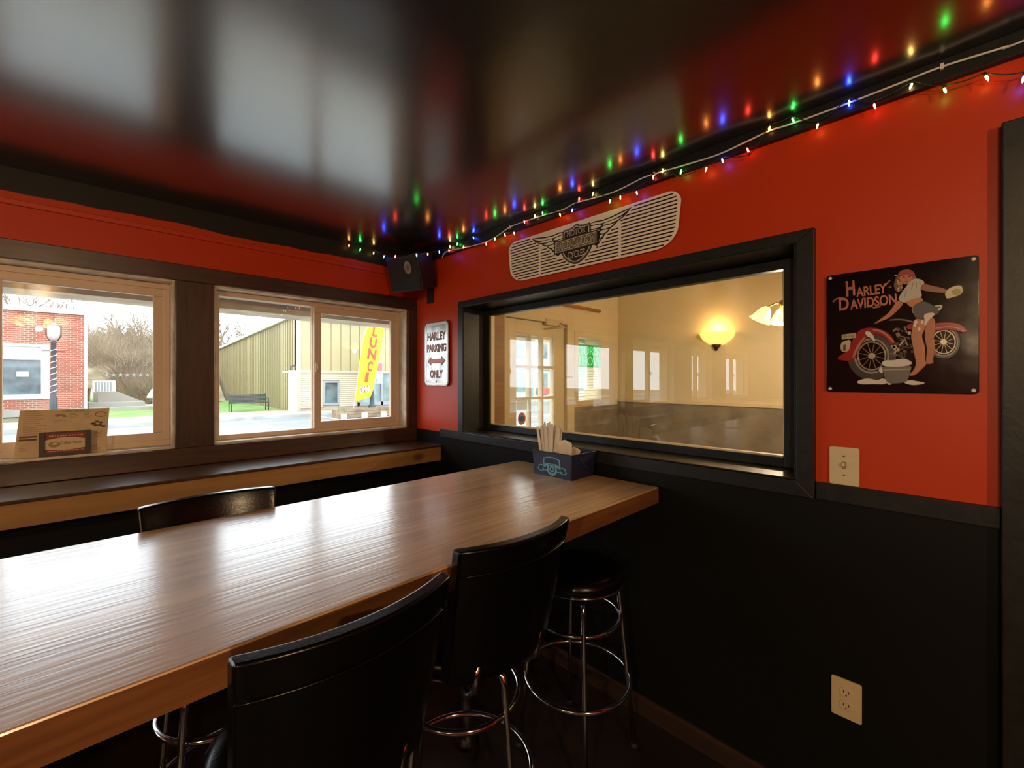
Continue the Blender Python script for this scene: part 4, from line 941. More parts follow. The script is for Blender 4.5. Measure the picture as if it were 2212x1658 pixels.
slab = sd.build('door_slab', M_CREAMDOOR, d2, bevel=0.003)
for k in (1, 2):
    xx = gx0+(gx1-gx0)*k/3; MB().box((xx-0.012, YW+0.012, gz0), (xx+0.012, YW+0.062, gz1)).build('glazing_bar', M_CREAMDOOR, slab)
    zz = gz0+(gz1-gz0)*k/3; MB().box((gx0, YW+0.013, zz-0.012), (gx1, YW+0.061, zz+0.012)).build('glazing_bar', M_CREAMDOOR, slab)
for a in range(3):
    for b in range(3):
        x0_, x1_ = gx0+(gx1-gx0)*a/3, gx0+(gx1-gx0)*(a+1)/3; z0_, z1_ = gz0+(gz1-gz0)*b/3, gz0+(gz1-gz0)*(b+1)/3
        MB().box((x0_, YW+0.036, z0_), (x1_, YW+0.040, z1_)).build('pane', M_GLASS, slab)
cl = MB().box((DX1-0.34, YW-0.03, DZ1-0.03), (DX1-0.06, YW+0.0, DZ1+0.03)).build('door_closer', M_IVORY, d2, bevel=0.004)
MB().tube([(DX1-0.12, YW-0.035, DZ1), (DX1-0.16, YW-0.13, DZ1-0.05), (DX1-0.32, YW+0.01, DZ1-0.07)], 0.007, 8).build('closer_arm', M_IVORY, cl)
def paper(name, label, lo, hi, m, cat='notice'): return tag(MB().box(lo, hi).build(name, m), label, cat)
paper('door_notice', 'white printed notice taped to the lower left door pane', (gx0+0.012, YW+0.030, gz0+0.19), (gx0+0.155, YW+0.0312, gz0+0.30), mat('white_notice', (0.75, 0.80, 0.76), rough=0.6))
st_ = thing('door_sticker', 'round blue and red shield sticker on the lower door pane', 'sticker', M=frame_win(gx0+0.085, gz0+0.11, YW+0.034))
finish('disc', curve_mesh([ellipse(0, 0, 0.052, 0.058)], 'disc', 0.001), mat('sticker_red', (0.65, 0.22, 0.15), rough=0.5), st_, local=True)
finish('emblem', curve_mesh([[(-0.034, 0.034), (0.034, 0.034), (0.036, -0.012), (0, -0.03), (-0.036, -0.012)]], 'emblem', 0.001, z=0.001), mat('sticker_blue', (0.06, 0.16, 0.42), rough=0.5), st_, local=True)
# facade window with green neon lettering, seen from behind
w9 = bpy.data.objects.new('window_9', None); COL.objects.link(w9); w9.matrix_basis = Matrix.Translation(((NX0+NX1)/2, YW, NZ0)); struct(w9)
fr = MB()
for a, b, c_, d_ in ((NX0-0.05, NX0+0.005, NZ0-0.03, NZ1+0.04), (NX1-0.005, NX1+0.05, NZ0-0.03, NZ1+0.04), (NX0+0.005, NX1-0.005, NZ0-0.03, NZ0+0.02), (NX0+0.005, NX1-0.005, NZ1-0.02, NZ1+0.04)): fr.box((a, YW-0.015, c_), (b, YW+0.08, d_))
fr.build('frame', M_CREAMDOOR, w9, bevel=0.003)
MB().box((NX0+0.002, YW+0.07, NZ0+0.01), (NX1-0.002, YW+0.074, NZ1-0.01)).build('pane', M_GLASS, w9)
for k in range(14):
    zz = NZ0+0.03+k*0.030; MB().box((NX0+0.01, YW+0.035, zz), (NX1-0.01, YW+0.050, zz+0.004)).build('blind_slat', M_WHITE, w9)
ng = thing('neon_sign', 'green glowing lettering sign hanging in the neighbouring room window', 'neon sign', M=frame_win((NX0+NX1)/2, NZ1-0.21, YW+0.02))
finish('back_panel', curve_mesh([rrect(0.42, 0.25, 0.01, 3)], 'back_panel', 0.003), mat('green_panel', (0.05, 0.35, 0.12), rough=0.4, emit=(0.05, 0.55, 0.15), estr=0.22), ng, local=True)
for txt, y_ in (('OUR\'S', 0.055), ('THOVI', -0.055)):
    me = text_mesh(txt, 'tube_lettering', 0.1, 0.006, width=0.38, height=0.090, z=0.003, off=-0.004); me.transform(Matrix.Translation((0, y_, 0)))
    finish('tube_lettering', me, emis('green_neon', (0.08, 1.0, 0.25), 1.6), ng, local=True)
# tie-back curtain valance strips and stick
cr = thing('wooden_rod', 'wooden rod fixed above the glazed door in the neighbouring room', 'rod', (3.6, YW-0.03, H+0.70))
MB().tube([(2.95, YW-0.02, H+0.755), (4.05, YW-0.02, H+0.755)], 0.018, 10).build('rod', mat('warm_pine_rod', (0.42, 0.17, 0.05), rough=0.5), cr)
# wooden post just behind the left edge of the glass
sbox('trim_43', (1.925, 2.17, 0), (2.06, 2.23, Z2), M_PINE)
# sconce on the far wall
sx, sy, sz = onX(1548, 745, X2-0.02)
sc = thing('wall_sconce', 'half bowl wall sconce of glowing amber glass in the neighbouring room', 'wall lamp', (sx, sy, sz))
M_AMBER = mat('amber_glass_bowl', (0.9, 0.62, 0.2), rough=0.4, emit=(1.0, 0.60, 0.14), estr=1.6)
bw = MB(); n = 20; rings = []
for (r, z) in ((0.025, 0.0), (0.08, 0.02), (0.125, 0.05), (0.152, 0.085), (0.162, 0.12)):
    rings.append([bw.bm.verts.new((sx+0.015-r*math.sin(math.pi*j/n), sy+r*math.cos(math.pi*j/n), sz+z)) for j in range(n+1)])
for A, B in zip(rings, rings[1:]):
    for j in range(n): f_ = bw.bm.faces.new((A[j], A[j+1], B[j+1], B[j])); f_.smooth = True
bw.build('bowl', M_AMBER, sc)
MB().lathe([(0.004, -0.06), (0.018, -0.04), (0.03, -0.02), (0.045, 0.005)], (sx-0.01, sy, sz), 16).build('finial', mat('dark_bronze', (0.05, 0.03, 0.015), rough=0.4, metal=0.6), sc)
MB().lathe([(0.008, 0.03), (0.022, 0.06), (0.02, 0.09), (0.004, 0.10)], (sx-0.05, sy-0.01, sz), 14).build('bulb', emis('sconce_bulb', (1.0, 0.8, 0.4), 14), sc)
lg_ = bpy.data.lights.new('sconce_light', 'POINT'); lg_.energy = 2.2; lg_.color = (1.0, 0.68, 0.28); lg_.shadow_soft_size = 0.04
lo_ = bpy.data.objects.new('sconce_light', lg_); COL.objects.link(lo_); lo_.parent = sc; lo_.location = (-0.07, 0, 0.16)
px_, py_ = 1688, 672
kx = 3.3; d_ = ray(px_); k_ = kx/d_.x
fan_lamp(kx, k_*d_.y-0.02, Z2, 34, 'hanging lamp with tulip glass shades in the neighbouring room', drop=0.62, col=(1.0, 0.80, 0.55), nsh=4, rad=0.10)
fan_lamp(3.1, -1.2, Z2, 30, 'hanging lamp with tulip glass shades at the back of the neighbouring room', drop=0.5, col=(1.0, 0.80, 0.55), nsh=4, rad=0.10)
# tables in the neighbouring room
def low_table(x, y, w_, l_, z_, label):
    t = thing('dining_table', label, 'table', (x, y, 0))
    MB().box((x-w_/2, y-l_/2, z_-0.035), (x+w_/2, y+l_/2, z_)).build('table_top', mat('dark_laminate', (0.10, 0.075, 0.05), rough=0.15, coat=0.5), t, bevel=0.004)
    for a in (-1, 1):
        for b in (-1, 1): MB().lathe([(0.02, 0), (0.025, z_-0.035)], (x+a*(w_/2-0.06), y+b*(l_/2-0.06), 0), 12).build('leg', M_BLK, t)
    return t
low_table(3.75, 0.85, 0.70, 1.3, 0.78, 'dark topped dining table by the grey wainscot in the neighbouring room')
# ------------------------------------------------------------------ outside: street, buildings, trees
G = H-1.60
M_CONC = mat('pale_concrete', (0.27, 0.25, 0.21), rough=0.8, var=0.15, vscale=0.8)
M_ASPH = mat('wet_grey_asphalt', (0.15, 0.155, 0.155), rough=0.6, var=0.15, vscale=0.5)
M_GRASS = mat('lawn', (0.13, 0.23, 0.045), rough=0.9, var=0.35, vscale=1.2)
sbox('ground', (-60, 6.0, G-0.35), (60, 110, G-0.14), mat('earth', (0.15, 0.13, 0.08), rough=0.95, var=0.3, vscale=0.3))
sbox('pavement_near', (-40, YO, G-0.3), (40, 6.0, G), M_CONC)
sbox('road', (-60, 6.0, G-0.14), (60, 20.6, G-0.12), M_ASPH)
sbox('kerb', (-60, 20.6, G-0.14), (60, 20.85, G+0.02), mat('kerb_stone', (0.3, 0.3, 0.28), rough=0.8, var=0.2, vscale=2), 0.02)
sbox('pavement_far', (-60, 20.85, G-0.14), (60, 24.0, G), mat('tan_pavement', (0.30, 0.24, 0.165), rough=0.8, var=0.12, vscale=1))
sbox('lawn', (-0.1, 24.0, G-0.14), (7.2, 60, G+0.01), M_GRASS)
sbox('forecourt', (7.2, 24.0, G-0.14), (60, 60, G-0.02), M_CONC)
M_LINE = mat('white_road_paint', (0.75, 0.75, 0.75), rough=0.6)
for k in range(9):
    o = MB().box((-10+k*2.9, 16.4, G-0.12), (-9.88+k*2.9, 20.5, G-0.115)).build('road_line', M_LINE); struct(o)
for yy in (11.0, 13.2):
    o = MB().box((-60, yy, G-0.12), (60, yy+0.14, G-0.115)).build('road_line', M_LINE); struct(o)
# eaves board outside the windows
sbox('trim_50', (XL-0.2, YO+0.06, H+0.420), (6, YO+0.30, H+0.62), mat('weathered_eaves_board', (0.62, 0.58, 0.47), rough=0.8, var=0.25, vscale=6))
sbox('roof_outer', (XL-0.2, YO, H+0.62), (6, YO+0.34, H+0.70), mat('eaves_top', (0.2, 0.2, 0.2), rough=0.8))

# brick building
def brick_mat():
    m = bpy.data.materials.new('red_brick'); m.use_nodes = True; nt = m.node_tree; b = nt.nodes['Principled BSDF']; N = nt.nodes.new; L = nt.links.new
    tc = N('ShaderNodeTexCoord'); mp = N('ShaderNodeMapping'); mp.inputs['Rotation'].default_value = (math.pi/2, 0, 0); L(tc.outputs['Object'], mp.inputs['Vector'])
    t = N('ShaderNodeTexBrick'); t.inputs['Scale'].default_value = 1.0; t.inputs['Brick Width'].default_value = 0.24; t.inputs['Row Height'].default_value = 0.09; t.inputs['Mortar Size'].default_value = 0.012
    t.inputs['Color1'].default_value = (0.30, 0.095, 0.06, 1); t.inputs['Color2'].default_value = (0.23, 0.062, 0.04, 1); t.inputs['Mortar'].default_value = (0.36, 0.26, 0.20, 1)
    L(mp.outputs['Vector'], t.inputs['Vector']); L(t.outputs['Color'], b.inputs['Base Color']); b.inputs['Roughness'].default_value = 0.85
    bp = N('ShaderNodeBump'); bp.inputs['Strength'].default_value = 0.4; bp.inputs['Distance'].default_value = 0.01; bp.invert = True; L(t.outputs['Fac'], bp.inputs['Height']); L(bp.outputs['Normal'], b.inputs['Normal'])
    return m
M_BRICK = brick_mat()
BYF, BXC = 29.0, -0.25
bb = thing('brick_building', 'red brick building with white framed shop window across the street', 'building', (BXC-6, BYF+4, G))
wx0, wx1, wz0, wz1 = -4.6, -1.40, H-0.92, H+1.58
b_ = MB()
TOPB = H+3.05
b_.box((-14, BYF, G-0.1), (BXC, BYF+0.3, wz0)).box((-14, BYF, wz1), (BXC, BYF+0.3, TOPB)).box((wx1, BYF, wz0), (BXC, BYF+0.3, wz1)).box((-14, BYF, wz0), (wx0, BYF+0.3, wz1))
b_.box((-14, BYF+0.3, G-0.1), (-13.7, BYF+9, TOPB)).box((BXC-0.3, BYF+0.3, G-0.1), (BXC, BYF+9, TOPB)).box((-14, BYF+9, G-0.1), (BXC, BYF+9.3, TOPB))
b_.build('walls', M_BRICK, bb)
MB().box((-14.1, BYF-0.12, TOPB), (BXC+0.10, BYF+9.4, TOPB+0.22)).build('parapet_cap', M_WHITE, bb)
MB().box((-13.7, BYF+0.3, TOPB-0.3), (BXC-0.3, BYF+9, TOPB-0.1)).build('roof', M_ASPH, bb)
MB().box((-14, BYF-0.06, G-0.1), (BXC+0.02, BYF, G+0.22)).build('plinth', M_CONC, bb)
wf = MB()
for a, b, c_, d_ in ((wx0, wx0+0.18, wz0, wz1), (wx1-0.26, wx1, wz0, wz1), (wx0+0.18, wx1-0.26, wz0, wz0+0.22), (wx0+0.18, wx1-0.26, wz1-0.12, wz1), (wx0+0.18, wx1-0.26, wz1-0.72, wz1-0.52)): wf.box((a, BYF-0.05, c_), (b, BYF+0.12, d_))
win = wf.build('shop_window', M_WHITE, bb)
M_DGLASS = mat('dark_shop_glass', (0.10, 0.14, 0.15), rough=0.05, var=0.5, vscale=1.5)
MB().box((wx0+0.18, BYF+0.06, wz0+0.22), (wx1-0.26, BYF+0.08, wz1-0.72)).build('pane', M_DGLASS, win)
MB().box((wx0+0.18, BYF+0.06, wz1-0.52), (wx1-0.26, BYF+0.08, wz1-0.12)).build('pane', mat('pale_green_transom', (0.42, 0.50, 0.45), rough=0.3), win)
MB().box((-2.40, BYF+0.03, H+0.10), (-2.05, BYF+0.05, H+0.32)).build('window_notice', M_WHITE, win)
MB().box((BXC-0.02, BYF-0.03, G), (BXC+0.08, BYF+0.04, TOPB)).build('downpipe', M_WHITE, bb)
ac = thing('air_conditioner', 'white outdoor air conditioner unit beside the brick building', 'air conditioner', (0.55, 33.0, H-0.55))
MB().box((0.0, 32.8, H-0.75), (0.95, 33.3, H-0.1)).build('casing', M_WHITE, ac, bevel=0.02)
for k in range(6): MB().box((0.12+k*0.12, 32.78, H-0.70), (0.18+k*0.12, 32.80, H-0.15)).build('grille_slat', mat('ac_grey', (0.3, 0.33, 0.36), rough=0.6), ac)
MB().box((0.05, 32.8, G), (0.90, 33.3, H-0.75)).build('stand', M_CONC, ac)
# concrete steps / ramp
sp = thing('concrete_steps', 'low grey concrete steps and ramp wall beside the brick building', 'steps', (1.3, 30, G))
MB().box((-0.1, 29.2, G), (2.6, 31.5, G+0.18)).build('step', M_CONC, sp); MB().box((-0.1, 29.8, G+0.18), (2.0, 31.5, G+0.40)).build('step', M_CONC, sp)
MB().prism([(0.2, G+0.40), (1.9, G+0.40), (0.9, G+0.95), (0.2, G+0.95)], -31.5, -30.6, Matrix(((1, 0, 0, 0), (0, 0, -1, 0), (0, 1, 0, 0), (0, 0, 0, 1)))).build('ramp_wall', M_CONC, sp)
# tilted information board
ib = thing('information_board', 'tilted pale information board on a post on the lawn', 'information board', (2.6, 28.6, G))
MB().lathe([(0.05, 0), (0.05, 0.75)], (2.6, 28.6, G), 10).build('post', M_CONC, ib)
MB().box((-0.55, -0.35, -0.03), (0.55, 0.35, 0.03), Matrix.Translation((2.6, 28.6, G+0.85)) @ Matrix.Rotation(R_(-25), 4, 'Z') @ Matrix.Rotation(R_(35), 4, 'X')).build('panel', M_WHITE, ib)

# street lamps
M_POST = mat('dark_green_lamp_post', (0.018, 0.032, 0.036), rough=0.45)
def street_lamp(x, y, label, banner=False):
    t = thing('street_lamp', label, 'street lamp', (x, y, G))
    MB().lathe([(0.20, 0), (0.20, 0.12), (0.13, 0.22), (0.105, 0.5), (0.10, 0.9), (0.075, 0.95), (0.07, 2.9), (0.10, 2.95), (0.06, 3.0)], (x, y, G), 16).build('post', M_POST, t)
    MB().tube([(x-0.30, y, G+2.62), (x+0.30, y, G+2.62)], 0.015, 8).build('cross_arm', M_POST, t)
    ln = MB()
    for a in (-1, 1):
        for b in (-1, 1): ln.tube([(x+a*0.10, y+b*0.10, G+3.0), (x+a*0.19, y+b*0.19, G+3.2), (x+a*0.19, y+b*0.19, G+3.55)], 0.012, 6)
    ln.tube([(x-0.2, y-0.2, G+3.56), (x+0.2, y-0.2, G+3.56), (x+0.2, y+0.2, G+3.56), (x-0.2, y+0.2, G+3.56)], 0.016, 6, closed=True)
    lan = ln.build('lantern_frame', M_POST, t)
    MB().lathe([(0.10, 3.02), (0.155, 3.15), (0.165, 3.5), (0.06, 3.6), (0.03, 3.66)], (x, y, G), 14).build('lantern_glass', mat('frosted_lantern_glass', (0.38, 0.37, 0.35), rough=0.3), lan)
    hl = [(x+0.082*math.cos(k*0.45), y+0.082*math.sin(k*0.45), G+0.98+k*0.0155) for k in range(112)]
    MB().tube(hl, 0.012, 5).build('garland', M_WHITE, t)
    if banner:
        MB().box((x+0.10, y-0.01, G+1.35), (x+0.62, y+0.01, G+2.60)).build('banner', mat('blue_white_banner', (0.35, 0.48, 0.66), rough=0.7, var=0.5, vscale=3), t)
        MB().box((x+0.12, y-0.014, G+2.05), (x+0.60, y-0.010, G+2.45)).build('banner_patch', mat('red_banner_patch', (0.6, 0.15, 0.12), rough=0.7), t)
    return t
street_lamp(-1.01, 23.0, 'dark street lamp wrapped in white garland in front of the brick building')
street_lamp(10.85, 21.9, 'dark street lamp with a banner beside the yellow feather flag', True)

# tan metal building
M_TAN = mat('tan_ribbed_metal', (0.34, 0.285, 0.15), rough=0.55, var=0.06, vscale=0.6)
M_TAN2 = mat('tan_metal_rib', (0.22, 0.18, 0.09), rough=0.55)
M_SID = mat('cream_siding', (0.42, 0.37, 0.28), rough=0.6)
MX0, MY0, MY1 = 7.3, 22.9, 42.0
mb = thing('metal_building', 'tan ribbed metal building with cream siding and shop front across the street', 'building', (12, 30, G))
ZT0, ZT1, ZR = H+3.15, H+2.30, H+0.42
b_ = MB()
YZ = Matrix(((0, 0, 1, 0), (1, 0, 0, 0), (0, 1, 0, 0), (0, 0, 0, 1)))
b_.prism([(MY0, G-0.1), (MY1, G-0.1), (MY1, ZT1), (MY0, ZT0)], MX0, MX0+0.2, YZ)
b_.build('side_wall', M_TAN, mb)
MB().box((22, MY0, G-0.1), (22.2, MY1, ZT1)).box((MX0+0.2, MY1-0.2, G-0.1), (22, MY1, ZT1-0.05)).build('rear_walls', M_TAN, mb)
for k in range(52):
    yy = MY0+0.15+k*0.365; zt = ZT0+(ZT1-ZT0)*(yy-MY0)/(MY1-MY0)
    MB().prism([(yy-0.035, G), (yy+0.035, G), (yy+0.03, zt-0.02), (yy-0.03, zt-0.02)], MX0-0.035, MX0, YZ).build('rib', M_TAN2, mb)
fx = MX0+0.2
pw = 0.52
k = 0
while fx+pw < 18:
    MB().box((fx, MY0, ZR), (fx+pw-0.035, MY0+0.06, ZT0)).build('panel', M_TAN, mb)
    MB().box((fx+pw-0.035, MY0+0.025, ZR), (fx+pw, MY0+0.06, ZT0)).build('panel_joint', M_TAN2, mb)
    fx += pw; k += 1
MB().box((MX0, MY0-0.03, G), (MX0+0.22, MY0+0.2, ZT0)).build('corner_post', M_SID, mb)
MB().prism([(MY0-0.25, ZT0), (MY1+0.2, ZT1), (MY1+0.2, ZT1+0.14), (MY0-0.25, ZT0+0.14)], MX0-0.15, 22.3, YZ).build('roof', mat('roof_edge', (0.55, 0.58, 0.55), rough=0.6), mb)
nb = 0
for k in range(17):
    z0_ = G+0.12+k*0.108
    for (a, b) in ((MX0+0.2, 8.62), (9.48, 10.5)) if z0_ < H-0.1 else ((MX0+0.2, 10.5),):
        MB().prism([(MY0, z0_), (MY0+0.1, z0_), (MY0+0.1, z0_+0.108), (MY0+0.022, z0_+0.108)], a, b, YZ).build('siding_board', M_SID, mb)
MB().box((MX0+0.2, MY0-0.04, ZR-0.10), (18, MY0, ZR+0.02)).build('drip_board', M_SID, mb)
MB().box((MX0+0.2, MY0+0.1, G), (18, MY0+0.16, ZR)).build('front_backing', M_SID, mb)
M_GF = mat('grey_window_frame', (0.24, 0.26, 0.30), rough=0.5)
wf = MB()
for a, b, c_, d_ in ((8.62, 8.72, H-1.38, H-0.10), (9.38, 9.48, H-1.38, H-0.10), (8.72, 9.38, H-1.38, H-1.28), (8.72, 9.38, H-0.2, H-0.1)): wf.box((a, MY0-0.03, c_), (b, MY0+0.1, d_))
w_ = wf.build('window', M_GF, mb); MB().box((8.72, MY0+0.05, H-1.28), (9.38, MY0+0.07, H-0.2)).build('pane', M_DGLASS, w_)
wf = MB()
for a in (10.5, 11.9, 13.3, 14.7): wf.box((a, MY0-0.02, G+0.1), (a+0.12, MY0+0.1, ZR-0.1))
wf.box((10.5, MY0-0.02, G+0.1), (14.82, MY0+0.1, G+0.3))
w_ = wf.build('shop_front', M_GF, mb)
for a in (10.62, 12.02, 13.42): MB().box((a, MY0+0.05, G+0.3), (a+1.28, MY0+0.07, ZR-0.1)).build('pane', mat('green_shop_glass', (0.20, 0.27, 0.25), rough=0.08, var=0.5, vscale=1.2), w_)
ub = thing('utility_cabinet', 'tall white utility cabinet with pipes at the corner of the tan building', 'utility cabinet', (7.05, 22.75, G))
MB().box((6.92, 22.6, G), (7.28, 22.86, H+0.42)).build('cabinet', M_WHITE, ub, bevel=0.02)
MB().tube([(7.0, 22.7, H+0.42), (7.0, 22.7, H+0.62), (7.2, 22.7, H+0.66)], 0.03, 8).tube([(7.2, 22.7, H+0.42), (7.2, 22.7, H+0.7)], 0.02, 8).build('pipe', M_POST, ub)
MB().box((6.66, 22.66, H+0.30), (6.90, 22.80, H+0.38)).build('meter', M_WHITE, ub)

# park bench
bn = thing('park_bench', 'dark metal park bench on the lawn before the tan building', 'bench', (5.58, 24.3, G+0.01))
bx0, bx1, by = 4.75, 6.42, 24.3
for k in range(6): MB().box((bx0, by+0.30+0.02*k, G+0.44+k*0.065), (bx1, by+0.325+0.02*k, G+0.49+k*0.065)).build('back_slat', M_POST, bn)
for k in range(5): MB().box((bx0, by-0.16+k*0.09, G+0.40), (bx1, by-0.09+k*0.09, G+0.43)).build('seat_slat', M_POST, bn)
for x_ in (bx0+0.03, bx1-0.03):
    MB().tube([(x_, by-0.15, G+0.01), (x_, by-0.15, G+0.62), (x_, by+0.30, G+0.64)], 0.022, 8).build('front_leg', M_POST, bn); MB().tube([(x_, by+0.34, G+0.01), (x_, by+0.32, G+0.45), (x_, by+0.44, G+0.88)], 0.022, 8).build('rear_leg', M_POST, bn)

# feather flag
FY = 20.95
fg = thing('feather_flag', 'tall yellow feather flag with red lettering on the far pavement', 'flag', tuple(Vector(onY(763, 884, FY))))
M_YEL = mat('yellow_flag_cloth', (0.55, 0.43, 0.01), rough=0.7)
fp = [(800, 697), (829, 702), (826, 730), (818, 780), (806, 840), (800, 857), (783, 862), (766, 867.5), (772, 820), (779, 767), (784, 740), (790, 715)]
fq = [(onY(a, b, FY)[0], onY(a, b, FY)[2]) for a, b in fp]
FM = Matrix(((1, 0, 0, 0), (0, 0, -1, FY), (0, 1, 0, 0), (0, 0, 0, 1)))
me = curve_mesh([fq], 'cloth', 0.012); me.transform(FM); cloth = finish('cloth', me, M_YEL, fg)
pole = [Vector(onY(a, b, FY+0.02)) for a, b in ((763, 886), (766, 867), (779, 767), (789, 715), (800, 697), (812, 697))]
MB().tube(pole, 0.016, 8).build('pole', M_WHITE, fg)
MB().box(Vector(onY(763, 886, FY+0.02))-Vector((0.2, 0.2, 0.0)), Vector(onY(763, 886, FY+0.02))+Vector((0.2, 0.2, 0.04))).build('base_plate', M_POST, fg)
M_FR = mat('red_flag_print', (0.38, 0.055, 0.03), rough=0.7)
for ch_, px_, py_, wp, hp in (('L', 810, 716, 10, 22), ('U', 806, 740, 15, 22), ('N', 803, 765, 18, 23), ('C', 799, 791, 11, 22), ('I', 792, 814, 7, 21)):
    a_ = Vector(onY(px_-wp/2, py_, FY)); b_ = Vector(onY(px_+wp/2, py_, FY)); h_ = onY(px_, py_-hp/2, FY)[2]-onY(px_, py_+hp/2, FY)[2]
    me = text_mesh(ch_, 'lettering', 0.3, 0.006, width=(b_-a_).length, height=h_, off=0.012); c_ = (a_+b_)/2
    me.transform(Matrix.Translation((c_.x, FY-0.02, c_.z)) @ Matrix.Rotation(math.pi/2, 4, 'X') @ Matrix.Rotation(R_(-9), 4, 'Z'))
    finish('lettering', me, M_FR, cloth)
for txt, m_, off, dz in (('Drink', M_FR, 0.03, 0.0), ('Drink', M_WHITE, 0.010, 0.012)):
    me = text_mesh(txt, 'script_lettering', 0.3, 0.006, width=0.62, height=0.34, off=off, shear=0.3); c_ = Vector(onY(788, 840, FY))
    me.transform(Matrix.Translation((c_.x, FY-0.02-dz, c_.z)) @ Matrix.Rotation(math.pi/2, 4, 'X') @ Matrix.Rotation(R_(14), 4, 'Z'))
    finish('script_lettering', me, m_, cloth)

# teal shop building further along, seen through the glazed door
tb = thing('teal_shop', 'white and teal shop building seen through the glazed door', 'building', (29, 27, G))
M_TEAL = mat('teal_clapboard', (0.10, 0.27, 0.25), rough=0.6); M_WHB = mat('white_clapboard', (0.42, 0.43, 0.43), rough=0.6)
MB().box((23, 24.0, G), (36, 32, H+4.6)).build('walls', M_WHB, tb)
for x_ in (23.0, 25.6, 28.2, 30.8, 33.4): MB().box((x_, 23.9, G), (x_+0.35, 24.0, H+4.6)).build('pilaster', M_TEAL, tb)
for z_ in (H+0.75, H+3.9): MB().box((23, 23.86, z_), (36, 24.0, z_+0.35)).build('fascia', M_TEAL, tb)
for x_ in (23.9, 26.5, 29.1, 31.7):
    for z_, hh in ((H+1.7, 1.5), (H-1.0, 1.5)):
        o = MB().box((x_, 23.92, z_), (x_+1.3, 24.0, z_+hh)).build('window', M_TEAL, tb)
        MB().box((x_+0.12, 23.90, z_+0.12), (x_+1.18, 23.93, z_+hh-0.12)).build('pane', M_DGLASS, o)
MB().box((26.4, 23.8, G+0.3), (27.9, 23.9, G+0.8)).build('red_panel', mat('red_shop_panel', (0.4, 0.08, 0.06), rough=0.6), tb)

# low timber parklet at the far kerb
pk = thing('timber_planter', 'long low brown timber planter with white posts at the far kerb', 'planter', (9.4, 18.3, G-0.12))
M_TIMB = mat('brown_timber', (0.20, 0.14, 0.08), rough=0.8, var=0.3, vscale=4)
for k in range(3): MB().box((7.5, 18.2, G-0.10+k*0.14), (12.5, 18.26, G+0.03+k*0.14)).build('plank', M_TIMB, pk)
MB().box((7.5, 18.26, G-0.12), (12.5, 18.9, G+0.25)).build('soil_box', M_TIMB, pk)
for k in range(6): MB().box((7.6+k*0.92, 18.08, G-0.12), (7.82+k*0.92, 18.2, G+0.10)).build('post', M_WHITE, pk)

# bare trees
M_BARK = mat('bare_grey_brown_bark', (0.24, 0.19, 0.13), rough=0.9, var=0.3, vscale=5)
def bare_tree(x, y, h, seed, label, maxd=5):
    rnd = random.Random(seed); t = thing('bare_tree', label, 'tree', (x, y, G), group='bare trees behind the buildings')
    tk = MB(); br = MB()
    def grow(p, d, L_, r, depth):
        q = p+d*L_; mid = p+d*L_*0.5+Vector((rnd.uniform(-1, 1), rnd.uniform(-1, 1), 0))*L_*0.05
        (tk if depth == 0 else br).tube([p, mid, q], [r, r*0.85, r*0.65], 5 if depth < 2 else 3, cap=False)
        if depth >= maxd: return
        for k in range(3 if depth < 4 else 2):
            a = rnd.uniform(0, 2*math.pi); sp_ = rnd.uniform(0.35, 0.8)
            nd = (d+Vector((math.cos(a), math.sin(a), rnd.uniform(-0.05, 0.35)))*sp_).normalized()
            grow(p+d*L_*rnd.uniform(0.6, 1.0), nd, L_*rnd.uniform(0.58, 0.8), r*0.6, depth+1)
    grow(Vector((x, y, G-0.1)), Vector((rnd.uniform(-0.05, 0.05), rnd.uniform(-0.05, 0.05), 1)).normalized(), h*0.30, h*0.020, 0)
    tk.build('trunk', M_BARK, t); br.build('branches', M_BARK, t)
random.seed(21)
spots = [(-5.2, 46, 11, 0), (-0.3, 47, 9, 0), (3.4, 46, 9.5, 1), (7.6, 48, 10, 1), (12.5, 47, 9, 2), (-2.2, 53, 12, 0), (1.6, 52, 10, 1), (6.2, 55, 10, 1), (10.2, 54, 11, 2), (16.5, 50, 11, 2), (3.6, 59, 12, 1), (8.2, 61, 12, 2), (14.0, 57, 12, 2), (-5.5, 58, 13, 0)]
LB = ['tall bare winter tree showing above the brick building', 'bare winter tree behind the brushy bank and lawn', 'bare winter tree rising over the roof of the tan building']
for k, (x_, y_, h_, l_) in enumerate(spots):
    bare_tree(x_, y_, h_, 100+k, LB[l_], 6)
# brush bank behind the lawn
bk = MB(); rnd = random.Random(5)
for k in range(16000):
    y_ = rnd.uniform(36, 44.5); x_ = rnd.uniform(1.3 if y_ < 41 else -5.0, 5.0); zb_ = G-0.15+4.4*(1-math.cos(math.pi*min(1, (y_-35.5)/10)))*0.5+rnd.uniform(-0.1, 0.4)
    d_ = Vector((rnd.uniform(-1.3, 1.3), rnd.uniform(-0.4, 0.4), 1)).normalized(); L_ = rnd.uniform(0.5, 2.2); w_ = rnd.uniform(0.006, 0.018)
    p = Vector((x_, y_, zb_)); sd_ = Vector((1, 0, 0))*w_
    q = p+d_*L_*0.5+Vector((rnd.uniform(-0.2, 0.2), 0, 0)); e_ = p+d_*L_+Vector((rnd.uniform(-0.4, 0.4), 0, 0))
    v = [bk.bm.verts.new(c_) for c_ in (p-sd_, p+sd_, q+sd_*0.7, q-sd_*0.7, e_)]
    bk.bm.faces.new(v[:4]); bk.bm.faces.new((v[3], v[2], v[4]))
o = bk.build('brush', mat('dry_brush', (0.25, 0.20, 0.13), rough=0.95, var=0.4, vscale=0.7)); o['kind'] = 'stuff'; o['label'] = 'dense dry brown brush on the bank behind the lawn'; o['category'] = 'brush'
